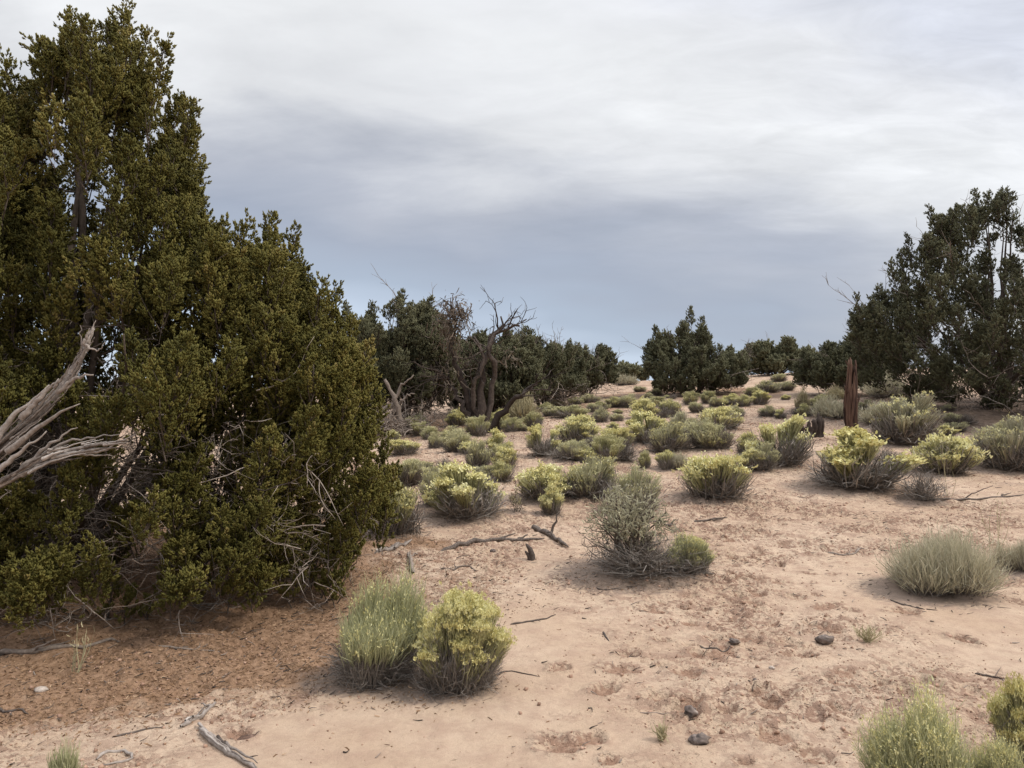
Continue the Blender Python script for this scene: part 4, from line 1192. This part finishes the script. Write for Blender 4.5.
# ------------------------------------------------------------------ sticks and fallen branches
ST = [  # points (px,py), radius m, material, name, label
 ([(200, 729), (214, 744), (232, 757), (256, 772)], .022, 'silver', 'fallen_branch', 'thick silvery branch piece lying cut off by the bottom edge of the picture', 0),
 ([(183, 729), (200, 718), (212, 709), (216, 702)], .016, 'silver', 'fallen_branch', 'pale split branch piece just above the thick silvery branch', 1),
 ([(96, 760), (110, 752), (126, 750), (134, 757), (120, 763), (102, 764)], .010, 'silver', 'stick', 'curled grey stick loop beside the small lime-green sprout', 0),
 ([(-20, 653), (20, 654), (55, 652), (90, 644), (120, 640)], .022, 'deadwood', 'fallen_branch', 'long grey branch lying in the needle litter under the big juniper', 2),
 ([(112, 737), (135, 732), (152, 729), (165, 725)], .007, 'darkstick', 'stick', 'thin brown stick on sand between the sprout and the split branch', 0),
 ([(-10, 705), (8, 712), (28, 715)], .010, 'darkstick', 'stick', 'short dark bent stick at the edge of the needle litter', 1),
 ([(158, 650), (185, 651), (205, 650), (220, 653)], .009, 'deadwood', 'stick', 'thin grey stick under the lowest juniper twigs', 2),
 ([(206, 606), (222, 603), (238, 604)], .007, 'silver', 'stick', 'thin pale stick poking out from the juniper twigs', 0),
 ([(374, 553), (395, 550), (412, 541)], .026, 'silver', 'fallen_branch', 'thick tan branch below the grey-skirted bush at the juniper edge', 0),
 ([(438, 551), (460, 546), (488, 542), (520, 541), (545, 540)], .032, 'darkstick', 'fallen_branch', 'long dark log lying below the domed yellow bush', 2),
 ([(532, 528), (545, 533), (556, 541), (568, 549)], .038, 'darkstick', 'fallen_branch', 'thick dark forked log lying beside the tall grey sage', 2),
 ([(413, 574), (411, 562), (408, 552)], .028, 'deadwood', 'fallen_branch', 'short gnarled grey root lying near the juniper edge', 2),
 ([(440, 569), (455, 569), (466, 566), (478, 571)], .012, 'darkstick', 'stick', 'crooked dark stick above the paired bushes', 1),
 ([(486, 683), (497, 676), (503, 672), (514, 672), (540, 677)], .007, 'darkstick', 'stick', 'thin stick with a dark knob beside the yellower paired bush', 0),
 ([(594, 588), (606, 591), (622, 589)], .008, 'darkstick', 'stick', 'dark forked stick on sand below the tall grey sage', 1),
 ([(510, 625), (528, 622), (545, 620), (556, 615)], .009, 'darkstick', 'stick', 'wavy dark stick on the sand beside the yellower paired bush', 1),
 ([(603, 632), (606, 637), (609, 641)], .009, 'darkstick', 'stick', 'tiny dark peg stick alone on the smooth sand', 0),
 ([(640, 520), (668, 523), (700, 523), (728, 519)], .022, 'darkstick', 'fallen_branch', 'dark branch lying behind the tall grey sage under the ragged yellow bush', 2),
 ([(922, 501), (960, 501), (1000, 498), (1040, 494)], .018, 'darkstick', 'fallen_branch', 'long thin branch reaching from the dead twiggy clump to the picture edge', 2),
 ([(828, 553), (845, 556), (858, 551), (868, 548)], .012, 'deadwood', 'stick', 'light twisted stick lying on sand below the two-headed yellow bush', 2),
 ([(890, 600), (905, 606), (925, 611)], .008, 'darkstick', 'stick', 'thin dark stick just below the broom-like bush', 1),
 ([(975, 673), (990, 674), (1005, 677)], .008, 'darkstick', 'stick', 'dark stick on sand above the golden corner bush', 1),
 ([(955, 446), (975, 440), (990, 430)], .016, 'darkstick', 'stick', 'short dark stick slanting on the shaded ground beside the compact yellow-headed bush', 0),
 ([(700, 648), (714, 651), (738, 645)], .008, 'darkstick', 'stick', 'dark broken stick lying across the trail in the open sand', 1),
 ([(640, 712), (665, 713), (688, 712)], .004, 'deadwood', 'stick', 'straw-thin stick beside the smaller dark cow chip', 0),
]
for (pts, rad, mt, nm, lab, forks) in ST:
    r = R_(abs(hash(lab)) % 1 + len(lab) * 7 + int(pts[0][0]) + 900)
    P = np.array([hit(a, b, h) for a, b in pts])
    t = np.linspace(0, len(P) - 1, 14); Q = np.stack([np.interp(t, np.arange(len(P)), P[:, c]) for c in range(3)], 1)
    Q[1:-1] = Q[1:-1] * .7 + (Q[:-2] + Q[2:]) * .15
    L = np.linalg.norm(np.diff(Q, axis=0), axis=1).sum()
    Q[:, :2] += r.normal(size=(14, 2)) * L * .006
    Q[:, 2] = gz(Q[:, 0], Q[:, 1]) + rad * .25 + np.abs(r.normal(size=14)) * rad * .3
    o = empty(nm, Q[7]); tag(o, lab, 'stick' if nm == 'stick' else 'branch', 'dead wood lying on the ground')
    mb = MB()
    mb.tubes(Q - Q[7], rad * np.interp(np.linspace(0, 1, 14), [0, .06, .5, .95, 1], [.35, .9, .8, .45, .15]) * r.uniform(.9, 1.1, 14), 9, float(r.uniform(.4, .6)))
    if mt == 'silver' and nm == 'fallen_branch':
        for f in range(9):
            i0 = r.integers(0, 8); i1 = min(13, i0 + r.integers(4, 8)); S = Q[i0:i1 + 1] + r.normal(size=3) * rad * .5
            S[:, 2] = Q[i0:i1 + 1, 2] + rad * r.uniform(.2, .75)
            S = S + r.normal(size=S.shape) * rad * .12
            mb.tubes(S - Q[7], rad * np.linspace(.42, .10, len(S)) * r.uniform(.7, 1.2, len(S)), 6, float(r.uniform(.05, .9)))
    for f in range(forks):
        j = r.integers(3, 11); d = unit(Q[j + 1] - Q[j - 1]); d = unit(d + np.array([r.normal() * .7, r.normal() * .7, abs(r.normal()) * .25])) * L * r.uniform(.14, .3)
        S = np.linspace(Q[j], Q[j] + d, 6) + r.normal(size=(6, 3)) * L * .008
        S[:, 2] = np.maximum(S[:, 2], gz(S[:, 0], S[:, 1]) + rad * .3)
        mb.tubes(S - Q[7], np.linspace(rad * .55, rad * .2, 6), 6, .5)
    mb.build('wood', M[mt], o, True)

# upright dark horn-like stub
p = hit(530, 559, h); u = p[1] / F
o = empty('stump', (p[0], p[1], float(gz(p[0], p[1])) - .02)); tag(o, 'small dark horn-shaped root stub sticking out of the sand near the forked log', 'stump')
mb = MB(); mb.tubes(np.array([[2, 0, 0], [2, 0, 6], [0, 0, 12], [-4, 0, 17]]) * u, np.array([3.4, 3, 2.4, .8]) * u, 8, .35)
mb.tubes(np.array([[0, 0, 0], [-1, 0, 5], [-4, 0, 9], [-5, 0, 10]]) * u, np.array([2.4, 2, 1.2, .4]) * u, 7, .35)
mb.build('wood', M['darkstick'], o, True)

# thin dry grass stalks
for (px, py, w, hh, lab) in [(996, 548, 34, 58, 'tall tan dry grass stalks above the low grey broom clump'), (76, 672, 22, 48, 'few dry yellow grass stalks in the needle litter under the juniper'),
                             (868, 641, 26, 13, 'small low grass tuft alone on open sand below the broom-like bush'), (661, 741, 10, 10, 'tiny brown grass tuft near the larger dark cow chip'),
                             (948, 500, 14, 62, 'single pale dry stalk in front of the compact yellow-headed bush')]:
    p = hit(px, py, h); u = p[1] / F; r = R_(int(px))
    o = empty('grass_tuft', (p[0], p[1], float(gz(p[0], p[1])))); tag(o, lab, 'grass', 'dry grass tufts on the sand')
    n = 46 if hh < 20 else (12 if w > 15 else 4); mb = MB()
    b = np.stack([r.normal(size=n) * w * .1, r.normal(size=n) * w * .1, np.zeros(n)], 1) * u
    e = b + np.stack([r.normal(size=n) * w * .3, r.normal(size=n) * w * .3, hh * r.uniform(.45, 1, n)], 1) * u
    mb.blades(b, e, .003, .05, np.clip(.7 + r.normal(size=n) * .2, 0, 1), r)
    k = r.integers(0, n, n * 2); s = b[k] + (e[k] - b[k]) * r.uniform(.6, 1, n * 2)[:, None]
    mb.blades(s, s + r.normal(size=(n * 2, 3)) * .02 + [0, 0, .03], .003, .05, .8, r)
    mb.build('blades', M['tan'], o)


# stones, cow chips
def lump(nm, px, py, w, hh, mat, lab, seed, cat, rough_=.18, group=None):
    p = hit(px, py, h); u = p[1] / F; r = R_(seed)
    n1, n2 = 14, 9; V = []
    off = r.uniform(0, 50)
    for i in range(n2):
        th = PI * (i + .5) / n2
        for j in range(n1):
            ph = 2 * PI * j / n1
            d = np.array([math.sin(th) * math.cos(ph), math.sin(th) * math.sin(ph), math.cos(th)])
            k = 1 + rough_ * (2 * float(fbm(np.array(d[0] * 1.7 + off), np.array(d[1] * 1.7 + d[2] * 2.1 + off), 1.6, 3)) - 1) * 2.2
            V.append(d * k * np.array([w * .5, w * .42, hh * .5]) * u)
    V = np.array(V)
    i_ = np.arange(n2 - 1)[:, None] * n1; j_ = np.arange(n1)[None]; j2 = (j_ + 1) % n1
    q = np.stack([i_ + j_, i_ + n1 + j_, i_ + n1 + j2, i_ + j2], -1).reshape(-1, 4)
    T = np.concatenate([q[:, [0, 1, 2]], q[:, [0, 2, 3]]])
    cap = [[0, c, c + 1] for c in range(1, n1 - 1)]; e0 = (n2 - 1) * n1
    cap += [[e0, e0 + c + 1, e0 + c] for c in range(1, n1 - 1)]
    mb = MB(); mb.add(V, np.concatenate([T, np.array(cap)]), np.clip(.45 + r.normal(size=len(V)) * .2, 0, 1))
    o = mb.build(nm, M[mat], None, False); o.location = (p[0], p[1], float(gz(p[0], p[1])) + hh * u * .28)
    tag(o, lab, cat, group); return o


lump('cow_chip', 699, 742, 20, 11, 'stone', 'larger dark ridged cow chip on the open sand', 1, 'dung', .24)
lump('cow_chip', 691, 717, 13, 12, 'stone', 'smaller dark cow chip on the open sand uphill of the larger one', 2, 'dung', .24)
lump('rock', 825, 643, 17, 10, 'stone', 'dark grey oval rock alone on the open sand', 3, 'rock', .2)
lump('rock', 41, 692, 13, 6, 'pale_stone', 'pale flat stone on the needle litter under the juniper', 4, 'rock', .12)
lump('rock', 493, 552, 6, 5, 'stone', 'small dark pebble by the long dark log', 5, 'rock', .2)
lump('cow_chip', 251, 737, 28, 5, 'dungbrown', 'flat crumbling brown dung patch beside the thick silvery branch', 6, 'dung', .13)
lump('rock', 755, 682, 5, 4, 'stone', 'tiny black pebble in the open sand by the trail', 7, 'rock', .2)
lump('rock', 772, 669, 6, 4, 'pale_stone', 'tiny white pebble in the open sand by the trail', 8, 'rock', .2)
lump('rock', 734, 646, 10, 6, 'stone', 'dark small clod at the end of the broken stick on the trail', 9, 'rock', .3)

# ------------------------------------------------------------------ loose litter (uncountable)
lr = R_(51)


def scatter(n, dens, x0, x1, y0, y1):
    out = []
    tot = 0
    while tot < n:
        x = lr.uniform(x0, x1, n); y = y0 * (y1 / y0) ** lr.random(n)
        k = lr.random(n) < dens(x, y)
        out.append(np.stack([x[k], y[k]], 1)); tot += int(k.sum())
    return np.concatenate(out)[:n]


def samp(arr, x, y):
    i = np.clip(np.searchsorted(gx, x), 0, nx - 1); j = np.clip(np.searchsorted(gy, y), 0, ny - 1)
    return arr[j, i]


xy = scatter(46000, lambda x, y: np.clip(samp(lit, x, y) * 1.1, 0.012, 1), -6.5, 3.2, 3.0, 11)
z = gz(xy[:, 0], xy[:, 1]); a = lr.uniform(0, 2 * PI, len(xy)); ln = lr.uniform(.008, .035, len(xy))
B = np.stack([xy[:, 0], xy[:, 1], z + .003], 1); E = B + np.stack([np.cos(a) * ln, np.sin(a) * ln, lr.uniform(0, .012, len(xy))], 1)
mb = MB(); mb.blades(B, E, lr.uniform(.0016, .0042, len(xy)), .08, np.clip(lr.normal(size=len(xy)) * .25 + .5, 0, 1), lr)
o = mb.build('needle_litter', M['litter']); tag(o, 'brown juniper needle litter spread under the big tree', 'litter', None, 'stuff')

xy = scatter(34000, lambda x, y: np.clip(samp(crust, x, y) * .9, .04, 1), -6, 11, 3.0, 24)
z = gz(xy[:, 0], xy[:, 1]); sz = lr.uniform(.003, .010, len(xy)) * (1 + 1.3 * (lr.random(len(xy)) < .07)) * (.75 + .05 * xy[:, 1])
tv = np.array([[1, 0, -.2], [-.3, .9, 0], [-.8, -.5, -.1], [.2, -.9, .1], [.1, .1, .75], [0, 0, -.6]]); tt_ = np.array([[0, 1, 4], [1, 2, 4], [2, 3, 4], [3, 0, 4], [1, 0, 5], [2, 1, 5], [3, 2, 5], [0, 3, 5]])
up = np.tile([0, 0, 1.0], (len(xy), 1)) + lr.normal(size=(len(xy), 3)) * .45
mb = MB(); mb.inst(tv, tt_, np.stack([xy[:, 0], xy[:, 1], z + sz * .15], 1), frames(up, lr), sz, np.clip(.5 + lr.normal(size=len(xy)) * .25, 0, 1))
o = mb.build('soil_crumbs', M['crumb']); tag(o, 'crumbs of crusted reddish soil over the sand', 'soil', None, 'stuff')

xy = scatter(12000, lambda x, y: np.clip(.06 + .26 * samp(crust, x, y) + .6 * samp(lit, x, y) + .8 * samp(duff_shade, x, y), 0, 1) * np.clip(.25 + (y - 3) / 8, 0, 1), -7, 12, 3.0, 24)
z = gz(xy[:, 0], xy[:, 1]); a = lr.normal(size=len(xy)) * .9; ln = lr.uniform(.012, .06, len(xy)) * (1 + 1.2 * (lr.random(len(xy)) < .08)) * (.8 + .04 * xy[:, 1])
m = len(xy)
B = np.stack([xy[:, 0], xy[:, 1], z + .004], 1); E = B + np.stack([np.cos(a) * ln, np.sin(a) * ln, np.zeros(m)], 1)
E[:, 2] = gz(E[:, 0], E[:, 1]) + lr.uniform(.003, .02, m)
MID = (B + E) / 2 + lr.normal(size=(m, 3)) * [.006, .006, .0]; MID[:, 2] = np.maximum(MID[:, 2], gz(MID[:, 0], MID[:, 1]) + .004)
mb = MB(); mb.tubes(np.stack([B, MID, E], 1), np.tile([.0030, .0026, .0012], (m, 1)) * lr.uniform(.5, 1.5, m)[:, None], 4, np.clip(.5 + lr.normal(size=m) * .3, 0, 1))
o = mb.build('twig_litter', M['darkstick']); tag(o, 'tiny broken twigs strewn over the sand', 'litter', None, 'stuff')

# ------------------------------------------------------------------ light and sky
SUN_EL, SUN_AZ = math.radians(48), math.radians(100)      # azimuth measured from +Y (view direction) towards +X
w = bpy.data.worlds.new('World'); SC.world = w; w.use_nodes = True
nt = w.node_tree; N, L = nt.nodes, nt.links; N.clear()
tc = N.new('ShaderNodeTexCoord'); sep = N.new('ShaderNodeSeparateXYZ'); L.new(tc.outputs['Generated'], sep.inputs[0])


def mth(op, a, b=None, c=None, clamp=False):
    x = N.new('ShaderNodeMath'); x.operation = op; x.use_clamp = clamp
    for i, v in enumerate((a, b, c)):
        if v is None: continue
        if isinstance(v, (int, float)): x.inputs[i].default_value = v
        else: L.new(v, x.inputs[i])
    return x.outputs[0]


dx, dy, dz = sep.outputs[0], sep.outputs[1], sep.outputs[2]
den = mth('ADD', mth('MAXIMUM', dz, 0.0), .16)
cu, cv = mth('DIVIDE', dx, den), mth('DIVIDE', dy, den)
cmb = N.new('ShaderNodeCombineXYZ'); L.new(cu, cmb.inputs[0]); L.new(cv, cmb.inputs[1])


def wnoise(sc, det, rough, loc, sx=1.0, sy=1.0, rot=0.0, dist=0.0):
    mp = N.new('ShaderNodeMapping'); mp.inputs['Location'].default_value = loc
    mp.inputs['Scale'].default_value = (sx, sy, 1); mp.inputs['Rotation'].default_value = (0, 0, rot)
    L.new(cmb.outputs[0], mp.inputs[0])
    n = N.new('ShaderNodeTexNoise'); n.inputs['Scale'].default_value = sc; n.inputs['Detail'].default_value = det
    n.inputs['Roughness'].default_value = rough; n.inputs['Distortion'].default_value = dist
    L.new(mp.outputs[0], n.inputs['Vector']); return n.outputs['Fac']


n_big = wnoise(.75, 3, .5, (3.1, 1.7, 0), 1, 1.25, .35)
n_mid = wnoise(2.3, 6, .58, (1.2, 5.5, 0), .8, 1.5, .5, .25)
n_rip = wnoise(6.5, 5, .62, (9.2, 2.5, 0), .7, 1.4, .6, .5)
# effective height: clouds brighten sooner towards the sun side
eh = mth('ADD', dz, mth('MULTIPLY', mth('MAXIMUM', mth('ADD', dx, -.10), -.32), .12))
eh = mth('ADD', eh, mth('MULTIPLY', mth('POWER', mth('MAXIMUM', mth('ADD', dx, -.02), 0.0), 1.5), .42))
soft = N.new('ShaderNodeMapRange'); soft.interpolation_type = 'SMOOTHSTEP'; L.new(dz, soft.inputs[0]); soft.inputs[1].default_value = .10; soft.inputs[2].default_value = .38
soft = soft.outputs[0]
eh = mth('ADD', eh, mth('MULTIPLY_ADD', n_big, .28, -.155))
eh = mth('ADD', eh, mth('MULTIPLY', mth('SUBTRACT', n_mid, .5), mth('MULTIPLY_ADD', soft, .10, .012)))
eh = mth('MINIMUM', eh, .56)
cr = ramp(N, [(0.0, (.44, .485, .55)), (.07, (.365, .42, .505)), (.15, (.275, .318, .388)), (.225, (.252, .277, .333)), (.285, (.305, .32, .362)), (.36, (.49, .495, .505)),
              (.44, (.555, .56, .565)), (.50, (.53, .535, .55)), (.56, (.455, .47, .515))])
L.new(eh, cr.inputs[0])
rip = mth('MULTIPLY_ADD', mth('MULTIPLY', mth('SUBTRACT', n_rip, .5), mth('MULTIPLY', soft, mth('MULTIPLY_ADD', dx, .8, .16))), 1.0, 1.0)
rip = mth('MULTIPLY', rip, mth('MULTIPLY_ADD', mth('MULTIPLY', mth('SUBTRACT', n_mid, .5), soft), .35, 1.0))
zen = N.new('ShaderNodeMapRange'); zen.interpolation_type = 'SMOOTHSTEP'; L.new(dz, zen.inputs[0]); zen.inputs[1].default_value = .58; zen.inputs[2].default_value = .95; zen.inputs[3].default_value = 1.0; zen.inputs[4].default_value = 3.4
rip = mth('MULTIPLY', rip, zen.outputs[0])
vm = N.new('ShaderNodeVectorMath'); vm.operation = 'SCALE'; L.new(cr.outputs[0], vm.inputs[0]); L.new(mth('MULTIPLY', rip, 9.5), vm.inputs['Scale'])
sky = N.new('ShaderNodeTexSky'); sky.sky_type = 'NISHITA'; sky.sun_disc = False
sky.sun_elevation = SUN_EL; sky.sun_rotation = SUN_AZ
mx = N.new('ShaderNodeMix'); mx.data_type = 'RGBA'; mx.inputs[0].default_value = .92
L.new(sky.outputs[0], mx.inputs[6]); L.new(vm.outputs[0], mx.inputs[7])
bg = N.new('ShaderNodeBackground'); bg.inputs[1].default_value = .1; L.new(mx.outputs[2], bg.inputs[0])
wo = N.new('ShaderNodeOutputWorld'); L.new(bg.outputs[0], wo.inputs[0])

sl = bpy.data.lights.new('sun', 'SUN'); sl.energy = 1.5; sl.angle = math.radians(12); sl.color = (1.0, .945, .86)
so = bpy.data.objects.new('sun', sl); COL.objects.link(so)
sd_ = Vector((math.sin(SUN_AZ) * math.cos(SUN_EL), math.cos(SUN_AZ) * math.cos(SUN_EL), math.sin(SUN_EL)))
so.rotation_euler = (-sd_).to_track_quat('-Z', 'Y').to_euler(); so.location = (20, -10, 30)

# ------------------------------------------------------------------ camera
cd = bpy.data.cameras.new('camera'); cd.sensor_width = 36; cd.lens = F * 36 / 1024; cd.clip_start = .05; cd.clip_end = 12000
co = bpy.data.objects.new('camera', cd); COL.objects.link(co)
co.location = CAM.tolist(); co.rotation_euler = (PI / 2 + PITCH, 0, 0)
SC.camera = co
vs = SC.view_settings; vs.view_transform = 'Standard'; vs.look = 'None'; vs.exposure = 0.78; vs.gamma = 1
try: vs.use_curve_mapping = False
except Exception: pass
SC.render.engine = 'CYCLES'
SC.cycles.use_denoising = True
SC.cycles.max_bounces = 5; SC.cycles.diffuse_bounces = 3; SC.cycles.transparent_max_bounces = 4
